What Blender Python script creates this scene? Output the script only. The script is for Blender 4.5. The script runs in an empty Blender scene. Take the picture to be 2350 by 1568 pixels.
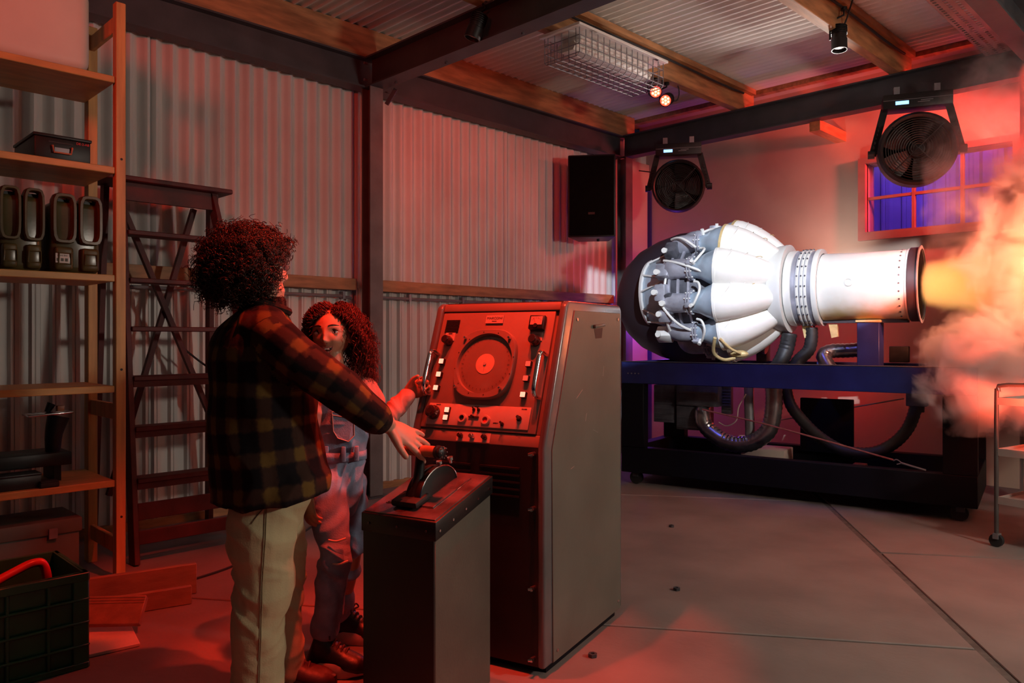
import bpy, bmesh, math, random
import numpy as np
from mathutils import Vector, Matrix, noise
random.seed(7); rng = np.random.default_rng(7)
SC = bpy.context.scene; COL = SC.collection
PI = math.pi; S2 = math.sqrt(.5)

# ------------------------------------------------------------------ camera
cam = bpy.data.cameras.new('camera'); camo = bpy.data.objects.new('camera', cam); COL.objects.link(camo)
cam.sensor_width = 36; cam.lens = 1777 / 2350 * 36; cam.shift_y = -8 / 2350; cam.clip_start = .05
camo.location = (0, 0, 1.15); camo.rotation_euler = (PI / 2, 0, PI / 4)
SC.camera = camo
SC.view_settings.view_transform = 'Standard'; SC.view_settings.look = 'None'
SC.view_settings.exposure = 0; SC.view_settings.gamma = 1; SC.view_settings.use_curve_mapping = False
SC.cycles.volume_step_rate = .7; SC.cycles.volume_max_steps = 64
SC.cycles.use_adaptive_sampling = True; SC.cycles.adaptive_threshold = .09; SC.cycles.adaptive_min_samples = 16
SC.cycles.max_bounces = 4; SC.cycles.diffuse_bounces = 2; SC.cycles.glossy_bounces = 2
SC.cycles.transmission_bounces = 4; SC.cycles.volume_bounces = 1; SC.cycles.transparent_max_bounces = 8
SC.cycles.sample_clamp_indirect = 4

# ------------------------------------------------------------------ world and lights
wd = bpy.data.worlds.new('world'); SC.world = wd; wd.use_nodes = True
wd.node_tree.nodes['Background'].inputs[0].default_value = (.010, .010, .022, 1)
wd.node_tree.nodes['Background'].inputs[1].default_value = .35

def look(o, to): o.rotation_euler = (Vector(to) - o.location).to_track_quat('-Z', 'Y').to_euler()
def lamp(name, kind, loc, col, watt, to=None, size=.1, spot=60, blend=.4, sy=None):
    l = bpy.data.lights.new(name, kind); o = bpy.data.objects.new(name, l); COL.objects.link(o)
    o.location = loc; l.color = col; l.energy = watt
    if kind == 'AREA':
        l.size = size
        if sy: l.shape = 'RECTANGLE'; l.size_y = sy
    else: l.shadow_soft_size = size
    if kind == 'SPOT': l.spot_size = math.radians(spot); l.spot_blend = blend
    if to is not None: look(o, to)
    return o
RED = (1, .035, .012); ORG = (1, .17, .035)
# warm white fill added on the right side of the shed, outside the picture
lamp('fill_light', 'POINT', (1.35, 3.55, 1.95), (1, .88, .74), 160, None, .16)
# red stage spots under the roof
lamp('red_spot_console', 'SPOT', (-2.02, 1.66, 3.1), RED, 240, (-2.12, 1.82, .9), .03, 40, .35)
lamp('red_spot_children', 'SPOT', (-1.62, 1.66, 3.1), RED, 300, (-2.45, 1.40, .3), .025, 54, .4)
lamp('red_spot_wall', 'SPOT', (-1.9, -.6, 2.85), RED, 120, (-4.9, 3.1, 2.35), .22, 50, .6)
lamp('red_spot_bay', 'SPOT', (-3.45, 3.50, 2.95), RED, 26, (-4.9, 4.2, 2.3), .04, 95, .8)
lamp('red_spot_beam', 'SPOT', (-3.49, 3.10, 2.95), RED, 18, (-3.9, 2.3, 0), .04, 75, .5)
lamp('red_spot_rim', 'SPOT', (-3.33, 4.98, 2.98), RED, 260, (-2.35, 1.5, 1.0), .04, 34, .5)
# blue spots by the engine and outside the window
lamp('blue_spot_stand', 'SPOT', (-2.2, 3.5, 3.05), (.10, .14, 1), 40, (-2.5, 5.1, .9), .05, 34, .7)
lamp('blue_light_yard', 'AREA', (-2.2, 7.35, 3.2), (.22, .08, 1), 30, (-2.1, 8.1, 2.1), .8)
lamp('blue_corner', 'POINT', (-4.45, 6.6, 1.3), (.30, .08, 1), 9, None, .1)
# LED light on the smoke, then unseen lamps added for wall, roof and floor
lamp('smoke_glow', 'POINT', (-1.0, 5.72, 1.62), ORG, 95, None, .2)  # orange LED glow put inside the smoke
lamp('smoke_red', 'SPOT', (-.45, 4.4, .5), (1, .10, .045), 900, (-1.15, 5.7, 1.2), .12, 50, .7)
lamp('smoke_orange', 'SPOT', (-.1, 4.7, 2.1), (1, .24, .11), 700, (-1.2, 5.75, 1.6), .12, 46, .6)
lamp('red_rear', 'POINT', (-2.7, 6.5, .75), (1, .03, .01), 2.5, None, .12)
lamp('red_wall_wash', 'SPOT', (-1.12, 6.5, 2.8), (1, .075, .06), 300, (-2.7, 6.95, 2.4), .08, 95, .8)  # unseen lamp added to redden the plaster wall from the right
lamp('roof_fill', 'SPOT', (-2.5, 6.1, 2.5), (1, .93, .85), 60, (-2.7, 4.3, 3.42), .05, 80, .9)  # no fixture: added for light the bright engine throws onto the roof
lamp('haze_fill', 'SPOT', (-2.62, 6.36, 1.55), (1, .80, .74), 26, (-2.85, 6.9, 2.2), .12, 75, 1.)  # hidden behind the tail pipe, added for the pale haze glow
lamp('red_back_floor', 'SPOT', (-1.0, 5.6, 2.9), (1, .03, .012), 80, (-1.6, 5.2, 0), .1, 80, .7)
# picture projector on the cross beam, framed to the engine by its shutters
def projector(loc, to, watt, halfw, halfh, skew=0.):
    o = lamp('projector', 'SPOT', loc, (.80, .88, 1), watt, to, .015, 60, .02)
    l = o.data; l.use_nodes = True; nt = l.node_tree
    em = nt.nodes['Emission']; tc = nt.nodes.new('ShaderNodeTexCoord'); sp = nt.nodes.new('ShaderNodeSeparateXYZ')
    nt.links.new(tc.outputs['Normal'], sp.inputs[0])
    def M(op, a, b=None):
        n = nt.nodes.new('ShaderNodeMath'); n.operation = op
        for i, v in ((0, a), (1, b)):
            if v is None: continue
            if isinstance(v, (int, float)): n.inputs[i].default_value = v
            else: nt.links.new(v, n.inputs[i])
        return n.outputs[0]
    z = M('ABSOLUTE', sp.outputs[2])
    u = M('DIVIDE', sp.outputs[0], z); v = M('DIVIDE', sp.outputs[1], z)
    v = M('SUBTRACT', v, M('MULTIPLY', u, skew))
    def edge(a, hw):
        n = nt.nodes.new('ShaderNodeMapRange'); n.interpolation_type = 'SMOOTHSTEP'
        nt.links.new(M('ABSOLUTE', a), n.inputs[0]); n.inputs[1].default_value = hw * 1.05; n.inputs[2].default_value = hw * .95
        n.inputs[3].default_value = 0; n.inputs[4].default_value = 1; return n.outputs[0]
    def ramp(a, lo, hi):
        n = nt.nodes.new('ShaderNodeMapRange'); n.interpolation_type = 'SMOOTHSTEP'; nt.links.new(a, n.inputs[0]); n.inputs[1].default_value = lo; n.inputs[2].default_value = hi; return n.outputs[0]
    box_ = M('MULTIPLY', M('MULTIPLY', ramp(u, -halfw[0] - .008, -halfw[0] + .008), ramp(u, halfw[1] + .008, halfw[1] - .008)), M('MULTIPLY', ramp(M('SUBTRACT', v, M('MULTIPLY', M('MAXIMUM', u, 0.), .26)), -halfh[0] - .01, -halfh[0] + .01), ramp(v, halfh[1] + .01, halfh[1] - .01)))
    halo = M('MULTIPLY', M('MULTIPLY', ramp(v, halfh[1] - .01, halfh[1] + .03), ramp(v, halfh[1] + .16, halfh[1] + .05)), M('MULTIPLY', ramp(u, -.22, .02), ramp(u, .30, .05)))
    nt.links.new(M('MAXIMUM', box_, M('MULTIPLY', halo, .0)), em.inputs['Strength'])
    return o
projector((-1.05, 2.6, 2.75), (-2.72, 5.42, 1.56), 600, (.33, .29), (.145, .165))

# ------------------------------------------------------------------ materials
MATS = {}
def mat(name, col, rough=.6, metal=0., var=.15, scale=6., bump=0., bscale=40., emit=None, estr=0., spec=.5, col2=None, stretch=(1, 1, 1), detail=5., alpha=None, trans=0., coat=0., sss=0.):
    if name in MATS: return MATS[name]
    m = bpy.data.materials.new(name); MATS[name] = m; m.use_nodes = True; nt = m.node_tree
    b = nt.nodes['Principled BSDF']; c = tuple(col) + (1,)
    b.inputs['Roughness'].default_value = rough; b.inputs['Metallic'].default_value = metal
    b.inputs['Specular IOR Level'].default_value = spec
    if coat: b.inputs['Coat Weight'].default_value = coat; b.inputs['Coat Roughness'].default_value = .15
    if trans: b.inputs['Transmission Weight'].default_value = trans
    if sss: b.inputs['Subsurface Weight'].default_value = sss; b.inputs['Subsurface Radius'].default_value = (.012, .005, .003); b.inputs['Subsurface Scale'].default_value = .5
    tc = nt.nodes.new('ShaderNodeTexCoord'); mp = nt.nodes.new('ShaderNodeMapping'); mp.inputs['Scale'].default_value = stretch
    nt.links.new(tc.outputs['Object'], mp.inputs[0])
    if var or col2:
        n = nt.nodes.new('ShaderNodeTexNoise'); n.inputs['Scale'].default_value = scale; n.inputs['Detail'].default_value = detail
        nt.links.new(mp.outputs[0], n.inputs[0])
        r = nt.nodes.new('ShaderNodeValToRGB'); r.color_ramp.elements[0].position = .32; r.color_ramp.elements[1].position = .68
        lo = col2 if col2 else tuple(x * (1 - var) for x in col); hi = col if col2 else tuple(min(1, x * (1 + var)) for x in col)
        r.color_ramp.elements[0].color = tuple(lo) + (1,); r.color_ramp.elements[1].color = tuple(hi) + (1,)
        nt.links.new(n.outputs[0], r.inputs[0]); nt.links.new(r.outputs[0], b.inputs['Base Color'])
    else: b.inputs['Base Color'].default_value = c
    if bump:
        n2 = nt.nodes.new('ShaderNodeTexNoise'); n2.inputs['Scale'].default_value = bscale; n2.inputs['Detail'].default_value = 4
        nt.links.new(mp.outputs[0], n2.inputs[0])
        bp = nt.nodes.new('ShaderNodeBump'); bp.inputs['Strength'].default_value = bump; bp.inputs['Distance'].default_value = .01
        nt.links.new(n2.outputs[0], bp.inputs['Height']); nt.links.new(bp.outputs[0], b.inputs['Normal'])
    if emit: b.inputs['Emission Color'].default_value = tuple(emit) + (1,); b.inputs['Emission Strength'].default_value = estr
    return m

mat('sheet', (.68, .66, .63), .42, 0, .10, 1.6, .05, 9)
mat('roof', (.80, .76, .70), .36, 0, .12, 1.3, .05, 9)
mat('steel', (.060, .058, .066), .5, 0, .2, 5, .06, 60)
mat('column', (.15, .135, .135), .55, 0, .2, 6, .08, 60)
mat('plaster', (.52, .40, .31), .9, 0, .16, 1.1, .15, 14)
mat('concrete', (.22, .177, .163), .78, 0, .17, 2.3, .12, 45, detail=9)
mat('joint', (.12, .10, .09), .95, 0, .3, 20)
mat('rail_wood', (.42, .20, .085), .55, 0, .28, 5, .1, 30, stretch=(6, 1, 6))
mat('purlin_wood', (.40, .19, .08), .6, 0, .35, 4, .1, 30, stretch=(6, 1, 6))
mat('shelf_wood', (.62, .33, .10), .45, 0, .16, 5, .04, 40, stretch=(5, 1, 5))
mat('post_wood', (.62, .33, .11), .5, 0, .2, 4, .05, 40, stretch=(7, 7, .7))
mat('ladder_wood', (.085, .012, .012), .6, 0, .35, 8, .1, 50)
mat('plank_wood', (.30, .17, .10), .7, 0, .2, 5, .1, 40, stretch=(6, 1, 6))
mat('pale_board', (.62, .52, .45), .8, 0, .1, 5)
mat('black_plastic', (.012, .012, .013), .4, 0, .2, 20)
mat('black_rubber', (.018, .017, .018), .7, 0, .2, 20)
mat('black_paint', (.008, .008, .008), .45, 0, .3, 12, .04, 60)
mat('black_mesh', (.004, .004, .004), .95, 0, .2, 20, .2, 300, spec=.1)
mat('chrome', (.75, .75, .77), .12, 1., .03, 5)
mat('steel_bright', (.62, .62, .64), .3, 1., .1, 12)
mat('galv', (.30, .30, .32), .45, .6, .15, 12)
mat('white_plastic', (.72, .66, .58), .5, 0, .05, 4, spec=.4)
mat('white_paint', (.82, .78, .74), .45, 0, .04, 6)
mat('olive', (.10, .075, .028), .24, 0, .25, 6, .03, 30)
mat('green_crate', (.02, .12, .05), .4, 0, .2, 9)
mat('red_hose', (.55, .02, .015), .3, 0, .1, 9)
mat('paper', (.75, .72, .68), .8, 0, .04, 6)
mat('card_grey', (.10, .105, .085), .6, 0, .2, 6)
mat('console_grey', (.15, .15, .125), .4, .0, .10, 3.5, .03, 60, col2=(.115, .115, .095))
mat('console_frame', (.17, .175, .18), .25, .35, .12, 4, .03, 60)
mat('console_face', (.24, .19, .165), .55, 0, .10, 7, .03, 60)
mat('console_plate', (.52, .45, .42), .4, 0, .08, 9)
mat('console_dark', (.018, .011, .011), .5, 0, .25, 8, .03, 50)  # deep tone also carries the lamp shadow on the lower door
mat('bakelite', (.035, .012, .010), .16, 0, .1, 9, coat=.5)
mat('screen', (.24, .19, .15), .16, 0, .06, 14, coat=1.)
mat('screen_hub', (.62, .48, .36), .3, 0, .04, 20)
mat('lamp_red', (.3, .05, .04), .3, 0, 0, emit=(1, .22, .14), estr=3.0)
mat('lamp_dim', (.3, .05, .04), .3, 0, 0, emit=(1, .09, .05), estr=.8)
mat('engrave', (.03, .02, .02), .6, 0, 0)
mat('pedestal_grey', (.13, .12, .095), .5, .15, .16, 5, .08, 120)
mat('pedestal_top', (.11, .06, .06), .2, .0, .5, 12, .04, 60, coat=.4)
mat('grip_wood', (.42, .18, .09), .4, 0, .2, 12)
mat('stand_blue', (.020, .028, .15), .42, 0, .22, 5, .06, 50)
mat('stand_black', (.004, .004, .008), .6, 0, .2, 5, spec=.2)
mat('unlit_hull', (.030, .022, .032), .55, 0, .15, 3)  # dark base stands for parts the projector leaves unlit
mat('eng_white', (.80, .79, .76), .42, .05, .05, 5, .06, 14)
mat('eng_wrap', (.86, .84, .80), .5, 0, .05, 6, .35, 10)
mat('eng_grey', (.40, .40, .47), .42, .3, .35, 7, .25, 28)
mat('eng_blue', (.42, .52, .62), .35, .3, .25, 6, .1, 20)
mat('eng_gold', (.62, .46, .22), .45, .2, .25, 9, .3, 30)
mat('eng_dark', (.10, .10, .12), .5, .3, .4, 12, .3, 40)
mat('duct', (.35, .34, .36), .28, .9, .2, 20)
mat('hose_dark', (.022, .02, .022), .5, 0, .3, 20)
mat('machine', (.10, .10, .12), .6, .1, .4, 9, .2, 30)
mat('rope', (.35, .10, .08), .7, 0, .2, 40)
mat('cart_tube', (.10, .085, .08), .4, .3, .2, 10)
mat('cart_tray', (.42, .36, .33), .4, .2, .1, 6)
mat('cable_tray', (.42, .32, .30), .5, .2, .15, 6)
mat('window_frame', (.34, .17, .14), .6, 0, .15, 7)
mat('yard_sheet', (.42, .40, .48), .5, 0, .1, 3)
mat('led_red', (1, .1, .05), .3, 0, 0, emit=(1, .03, .015), estr=7)
mat('led_core', (1, .5, .3), .3, 0, 0, emit=(1, .42, .18), estr=5)
mat('lcd_blue', (.2, .5, .9), .3, 0, 0, emit=(.22, .50, 1), estr=2.6)
mat('red_letters', (.7, .03, .03), .5, 0, 0)
mat('skin_girl', (.46, .235, .145), .48, 0, .05, 30, sss=.12)
mat('skin_boy', (.58, .34, .24), .48, 0, .05, 30, sss=.12)
mat('lips', (.50, .17, .14), .4, 0, .05, 40)
mat('teeth', (.85, .82, .76), .3, 0, 0)
mat('eye_white', (.80, .78, .75), .2, 0, 0, coat=1.)
mat('iris', (.025, .012, .008), .12, 0, 0, coat=1.)
mat('hair_boy', (.050, .017, .010), .38, 0, .45, 14)
mat('hair_girl', (.075, .014, .010), .38, 0, .40, 14)
mat('chino', (.52, .455, .26), .85, 0, .07, 10, .12, 180)
mat('chino_seam', (.30, .25, .14), .85, 0, .05, 10)
mat('denim', (.26, .33, .48), .85, 0, .24, 14, .2, 220)
mat('denim_dark', (.045, .055, .11), .85, 0, .24, 14, .2, 220)
mat('pink_shirt', (.40, .20, .17), .85, 0, .1, 20, .1, 120)
mat('tee_red', (.45, .20, .16), .85, 0, .1, 20)
mat('shoe_red', (.045, .010, .011), .5, 0, .3, 20, .15, 60)
mat('shoe_black', (.016, .010, .011), .42, 0, .3, 20, .15, 60)
mat('sole', (.55, .42, .36), .7, 0, .15, 20)
mat('lace', (.05, .02, .02), .7, 0, 0)
mat('glass_dark', (.02, .02, .02), .1, 0, 0)

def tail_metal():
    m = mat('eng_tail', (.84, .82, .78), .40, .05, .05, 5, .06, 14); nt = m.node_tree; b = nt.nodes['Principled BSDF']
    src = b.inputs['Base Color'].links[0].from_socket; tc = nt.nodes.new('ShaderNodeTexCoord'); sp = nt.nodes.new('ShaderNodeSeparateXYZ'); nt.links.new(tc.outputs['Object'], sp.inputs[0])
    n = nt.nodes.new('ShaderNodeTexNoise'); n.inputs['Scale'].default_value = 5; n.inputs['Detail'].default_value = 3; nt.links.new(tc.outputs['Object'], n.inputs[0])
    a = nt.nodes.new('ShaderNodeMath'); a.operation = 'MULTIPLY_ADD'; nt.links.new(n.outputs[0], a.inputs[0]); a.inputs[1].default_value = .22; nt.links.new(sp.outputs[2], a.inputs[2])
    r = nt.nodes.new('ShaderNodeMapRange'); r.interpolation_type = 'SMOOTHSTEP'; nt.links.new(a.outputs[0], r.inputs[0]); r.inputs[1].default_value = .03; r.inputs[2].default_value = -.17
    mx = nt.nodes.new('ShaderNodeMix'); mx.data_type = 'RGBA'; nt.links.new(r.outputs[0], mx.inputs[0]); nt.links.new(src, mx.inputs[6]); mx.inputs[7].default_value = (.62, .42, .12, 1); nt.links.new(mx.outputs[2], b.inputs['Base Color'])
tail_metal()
def glass():
    m = bpy.data.materials.new('window_glass'); m.use_nodes = True; nt = m.node_tree
    nt.nodes.remove(nt.nodes['Principled BSDF']); out = nt.nodes['Material Output']
    t = nt.nodes.new('ShaderNodeBsdfTransparent'); t.inputs[0].default_value = (.82, .80, .86, 1)
    g = nt.nodes.new('ShaderNodeBsdfGlossy'); g.inputs['Roughness'].default_value = .06
    mx = nt.nodes.new('ShaderNodeMixShader'); mx.inputs[0].default_value = .10
    nt.links.new(t.outputs[0], mx.inputs[1]); nt.links.new(g.outputs[0], mx.inputs[2]); nt.links.new(mx.outputs[0], out.inputs[0])
    MATS['glass'] = m
glass()

# ------------------------------------------------------------------ mesh building
def V(*a): return Vector(a[0]) if len(a) == 1 else Vector(a)
def frame(t, ref=None):
    t = Vector(t).normalized(); ref = Vector(ref) if ref is not None else (Vector((0, 0, 1)) if abs(t.z) < .9 else Vector((1, 0, 0)))
    u = ref - t * ref.dot(t)
    if u.length < 1e-6: u = Vector((1, 0, 0)) - t * t.x
    u.normalize(); return u, t.cross(u)
def cr(pts, n):
    """Catmull-Rom through points (tuples of any length), n steps each"""
    P = [np.array(p, float) for p in pts]
    if len(P) < 3: return [P[0] + (P[-1] - P[0]) * i / n for i in range(n + 1)]
    P = [2 * P[0] - P[1]] + P + [2 * P[-1] - P[-2]]; out = []
    for i in range(1, len(P) - 2):
        a, b, c, d = P[i - 1:i + 3]
        for k in range(n):
            t = k / n; out.append(.5 * (2 * b + (c - a) * t + (2 * a - 5 * b + 4 * c - d) * t * t + (-a + 3 * b - 3 * c + d) * t ** 3))
    out.append(P[-2]); return out

class MB:
    def __init__(s): s.v = []; s.f = []
    def add(s, vs, fs):
        o = len(s.v); s.v += [tuple(p) for p in vs]; s.f += [tuple(i + o for i in q) for q in fs]; return s
    def box(s, a, b):
        x0, y0, z0 = a; x1, y1, z1 = b
        return s.add([(x0, y0, z0), (x1, y0, z0), (x1, y1, z0), (x0, y1, z0), (x0, y0, z1), (x1, y0, z1), (x1, y1, z1), (x0, y1, z1)],
                     [(0, 3, 2, 1), (4, 5, 6, 7), (0, 1, 5, 4), (1, 2, 6, 5), (2, 3, 7, 6), (3, 0, 4, 7)])
    def obox(s, c, size, M):
        k = len(s.v); s.box([-q / 2 for q in size], [q / 2 for q in size])
        for i in range(k, len(s.v)): s.v[i] = tuple(Vector(c) + M @ Vector(s.v[i]))
        return s
    def bar(s, p, q, w, h, ref=None):
        p, q = Vector(p), Vector(q); t = q - p; u, v = frame(t, ref); vs = []
        for e in (p, q):
            for a, b in ((-1, -1), (1, -1), (1, 1), (-1, 1)): vs.append(e + v * (a * w / 2) + u * (b * h / 2))
        return s.add(vs, [(3, 2, 1, 0), (4, 5, 6, 7), (0, 1, 5, 4), (1, 2, 6, 5), (2, 3, 7, 6), (3, 0, 4, 7)])
    def cyl(s, p, q, r, r2=None, n=16, cap=True):
        r2 = r if r2 is None else r2; p, q = Vector(p), Vector(q); u, v = frame(q - p); vs = []
        for e, rr in ((p, r), (q, r2)):
            for i in range(n):
                a = 2 * PI * i / n; vs.append(e + (u * math.cos(a) + v * math.sin(a)) * rr)
        fs = [(i, (i + 1) % n, n + (i + 1) % n, n + i) for i in range(n)]
        if cap: fs += [tuple(range(n - 1, -1, -1)), tuple(range(n, 2 * n))]
        return s.add(vs, fs)
    def tube(s, pts, r, n=8, sm=0, cap=True, closed=False):
        P = [Vector(p) for p in (cr(pts, sm) if sm else pts)]; L = len(P); rs = r if isinstance(r, (list, tuple)) else None
        vs = []; u = None
        for i, p in enumerate(P):
            if closed: t = P[(i + 1) % L] - P[i - 1]
            else: t = P[min(i + 1, L - 1)] - P[max(i - 1, 0)]
            if u is None: u, w = frame(t)
            else: u, w = frame(t, u)
            rr = (np.interp(i / (L - 1), np.linspace(0, 1, len(rs)), rs) if rs else r)
            for k in range(n):
                a = 2 * PI * k / n; vs.append(p + (u * math.cos(a) + w * math.sin(a)) * float(rr))
        fs = []
        for i in range(L if closed else L - 1):
            j = (i + 1) % L
            fs += [(i * n + k, i * n + (k + 1) % n, j * n + (k + 1) % n, j * n + k) for k in range(n)]
        if cap and not closed: fs += [tuple(range(n - 1, -1, -1)), tuple(range((L - 1) * n, L * n))]
        return s.add(vs, fs)
    def lathe(s, prof, o=(0, 0, 0), ax=(0, 0, 1), n=32, a0=0, a1=2 * PI, ref=None):
        """prof: list of (radius, height along ax)"""
        o = Vector(o); ax = Vector(ax).normalized(); u, v = frame(ax, ref); full = abs(a1 - a0 - 2 * PI) < 1e-6
        m = n if full else n + 1; vs = []
        for r, hh in prof:
            for i in range(m):
                a = a0 + (a1 - a0) * i / n; vs.append(o + ax * hh + (u * math.cos(a) + v * math.sin(a)) * r)
        fs = []
        for j in range(len(prof) - 1):
            for i in range(n if full else n):
                k = (i + 1) % m; fs.append((j * m + i, j * m + k, (j + 1) * m + k, (j + 1) * m + i))
        return s.add(vs, fs)
    def prism(s, poly, z0, z1, M=None):
        """poly (x,y) extruded z0..z1, then through matrix M"""
        n = len(poly); vs = [Vector((x, y, z0)) for x, y in poly] + [Vector((x, y, z1)) for x, y in poly]
        if M is not None: vs = [M @ p for p in vs]
        return s.add(vs, [tuple(range(n - 1, -1, -1)), tuple(range(n, 2 * n))] + [(i, (i + 1) % n, n + (i + 1) % n, n + i) for i in range(n)])
    def sphere(s, c, r, n=14, m=9, M=None):
        rx, ry, rz = r if isinstance(r, (tuple, list)) else (r, r, r); vs = [(0, 0, -1)]
        for j in range(1, m):
            b = -PI / 2 + PI * j / m
            for i in range(n):
                a = 2 * PI * i / n; vs.append((math.cos(b) * math.cos(a), math.cos(b) * math.sin(a), math.sin(b)))
        vs.append((0, 0, 1)); c = Vector(c); out = []
        for p in vs:
            q = Vector((p[0] * rx, p[1] * ry, p[2] * rz)); out.append(c + (M @ q if M is not None else q))
        fs = [(0, 1 + (i + 1) % n, 1 + i) for i in range(n)]; L = len(vs) - 1
        for j in range(m - 2):
            fs += [(1 + j * n + i, 1 + j * n + (i + 1) % n, 1 + (j + 1) * n + (i + 1) % n, 1 + (j + 1) * n + i) for i in range(n)]
        fs += [(L, 1 + (m - 2) * n + i, 1 + (m - 2) * n + (i + 1) % n) for i in range(n)]
        return s.add(out, fs)
    def build(s, name, m, parent=None, smooth=False, bevel=0, seg=2, world=False, kind=None, label=None):
        me = bpy.data.meshes.new(name); me.from_pydata(s.v, [], s.f); me.validate()
        bm = bmesh.new(); bm.from_mesh(me); bmesh.ops.recalc_face_normals(bm, faces=bm.faces)
        if bevel:
            es = [e for e in bm.edges if len(e.link_faces) == 2 and e.calc_face_angle(0) > .5]
            bmesh.ops.bevel(bm, geom=es, offset=bevel, segments=seg, affect='EDGES', profile=.5, clamp_overlap=True)
        bm.to_mesh(me); bm.free()
        if smooth or bevel:
            me.polygons.foreach_set('use_smooth', [True] * len(me.polygons)); me.set_sharp_from_angle(angle=math.radians(38))
        me.materials.append(MATS[m]); o = bpy.data.objects.new(name, me); COL.objects.link(o)
        if parent is not None:
            o.parent = parent
            if world: o.matrix_parent_inverse = wm(parent).inverted()
        if kind: o['kind'] = kind
        if label: o['label'] = label
        return o
def wm(o):
    m = Matrix.LocRotScale(o.location, o.rotation_euler, o.scale)
    return (wm(o.parent) @ o.matrix_parent_inverse @ m) if o.parent else m
def thing(name, label, cat, loc=(0, 0, 0), rz=0., group=None, kind=None):
    o = bpy.data.objects.new(name, None); o.empty_display_size = .05; COL.objects.link(o)
    o.location = loc; o.rotation_euler = (0, 0, rz); tag(o, label, cat, group, kind); return o
def tag(o, label=None, cat=None, group=None, kind=None):
    if label: o['label'] = label
    if cat: o['category'] = cat
    if group: o['group'] = group
    if kind: o['kind'] = kind
    return o
def struct(o, label=None): o['kind'] = 'structure'; (o.__setitem__('label', label) if label else 0); return o
def copy_tree(o, parent=None):
    c = o.copy(); COL.objects.link(c); c.parent = parent
    for ch in o.children: copy_tree(ch, c)
    return c
def root_struct(name, label=None):
    o = bpy.data.objects.new(name, None); COL.objects.link(o); o['kind'] = 'structure'
    if label: o['label'] = label
    return o
def rot(ax, a): return Matrix.Rotation(a, 3, ax)
def text(body, size, m, parent, loc, M, name='lettering', ext=.0006, world=False, sx=1.):
    cu = bpy.data.curves.new(name, 'FONT'); cu.body = body; cu.size = size; cu.extrude = ext; cu.align_x = 'CENTER'; cu.align_y = 'CENTER'
    t = bpy.data.objects.new(name + '_tmp', cu); COL.objects.link(t); dg = bpy.context.evaluated_depsgraph_get()
    me = bpy.data.meshes.new_from_object(t.evaluated_get(dg)); bpy.data.objects.remove(t); bpy.data.curves.remove(cu)
    for v in me.vertices: p = v.co.copy(); p.x *= sx; v.co = Vector(loc) + M @ p
    me.materials.clear(); me.materials.append(MATS[m]); o = bpy.data.objects.new(name, me); COL.objects.link(o)
    o.parent = parent
    if world: o.matrix_parent_inverse = wm(parent).inverted()
    return o
# picture pixel to a point in the place (camera at the origin, eye 1.15 m, axes at 45 degrees)
def ray(px, py): t = (px - 1175) / 1777; return Vector((S2 * (t - 1), S2 * (t + 1), (776 - py) / 1777))
def at(px, py, d): return Vector((0, 0, 1.15)) + ray(px, py) * d
def onplane(px, py, p0, n):
    r = ray(px, py); c = Vector((0, 0, 1.15)); n = Vector(n); return c + r * ((Vector(p0) - c).dot(n) / r.dot(n))

# ------------------------------------------------------------------ the shed
XL, YB, ZR = -4.9, 6.9, 3.42
# floor: concrete slabs with open joints, laid askew to the walls
floor = MB().box((-6.2, -2.2, -.12), (3.2, 8.6, -.006)).build('floor', 'joint'); struct(floor, 'dark open joints between pale concrete floor slabs')
U = Vector((math.cos(math.radians(34.8)), math.sin(math.radians(34.8)), 0)); W_ = Vector((-U.y, U.x, 0)); O_ = Vector((-1.92, 2.464, 0))
def slab(u0, u1, v0, v1, g=.009):
    q = [O_ + U * (u0 + g) + W_ * (v0 + g), O_ + U * (u1 - g) + W_ * (v0 + g), O_ + U * (u1 - g) + W_ * (v1 - g), O_ + U * (u0 + g) + W_ * (v1 - g)]
    MB().prism([(p.x, p.y) for p in q], -.05, 0).build('floor_slab', 'concrete', floor, bevel=.004, seg=1)
gu = 1.366
for u0, u1, v0, v1 in ((-5.6, gu - .007, -2.6, 0), (-5.6, gu - .007, 0, 2.62), (-5.6, gu - .007, 2.62, 6.2), (gu + .007, 4.4, -3.2, 1.315), (gu + .007, 4.4, 1.315, 4.0), (-5.6, gu - .007, -5.2, -2.6), (gu + .007, 4.4, 4.0, 6.5)):
    slab(u0, u1, v0, v1)

def corr(name, m, parent, a0, a1, b0, b1, per, amp, put, trap=False, thick=.0):
    """corrugated sheet: waves along a, straight along b; put(a,b,w) gives the point"""
    if trap: prof = [(0, 0), (.34, 0), (.44, 1), (.56, 1), (.60, .8), (.64, 1), (.84, 1), (.94, 0)]
    else: prof = [(k / 10, .5 - .5 * math.cos(2 * PI * k / 10)) for k in range(10)]
    A = []; k = 0
    while True:
        done = False
        for f_, w in prof:
            a = a0 + (k + f_) * per
            if a > a1: done = True; break
            A.append((a, w * amp))
        if done: break
        k += 1
    vs = [put(a, b0, w) for a, w in A] + [put(a, b1, w) for a, w in A]; n = len(A)
    mb = MB().add(vs, [(i, i + 1, n + i + 1, n + i) for i in range(n - 1)])
    return mb.build(name, m, parent, smooth=not trap)
wl = root_struct('wall_left', 'white corrugated sheet wall behind the ladder and column')
putl = lambda a, b, w: (XL + w, a, b)
for y0, y1 in ((-2.0, .3), (.3, 1.75), (1.75, 3.2), (3.2, 4.75), (4.75, 6.9)):
    corr('corrugated_sheet', 'sheet', wl, y0, y1 + .02, 1.52, 3.25, .1, .038, putl)
    corr('corrugated_sheet', 'sheet', wl, y0, y1 + .02, .04, 1.535, .1, .028, lambda a, b, w: (XL - .006 + w, a, b), True)
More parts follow.
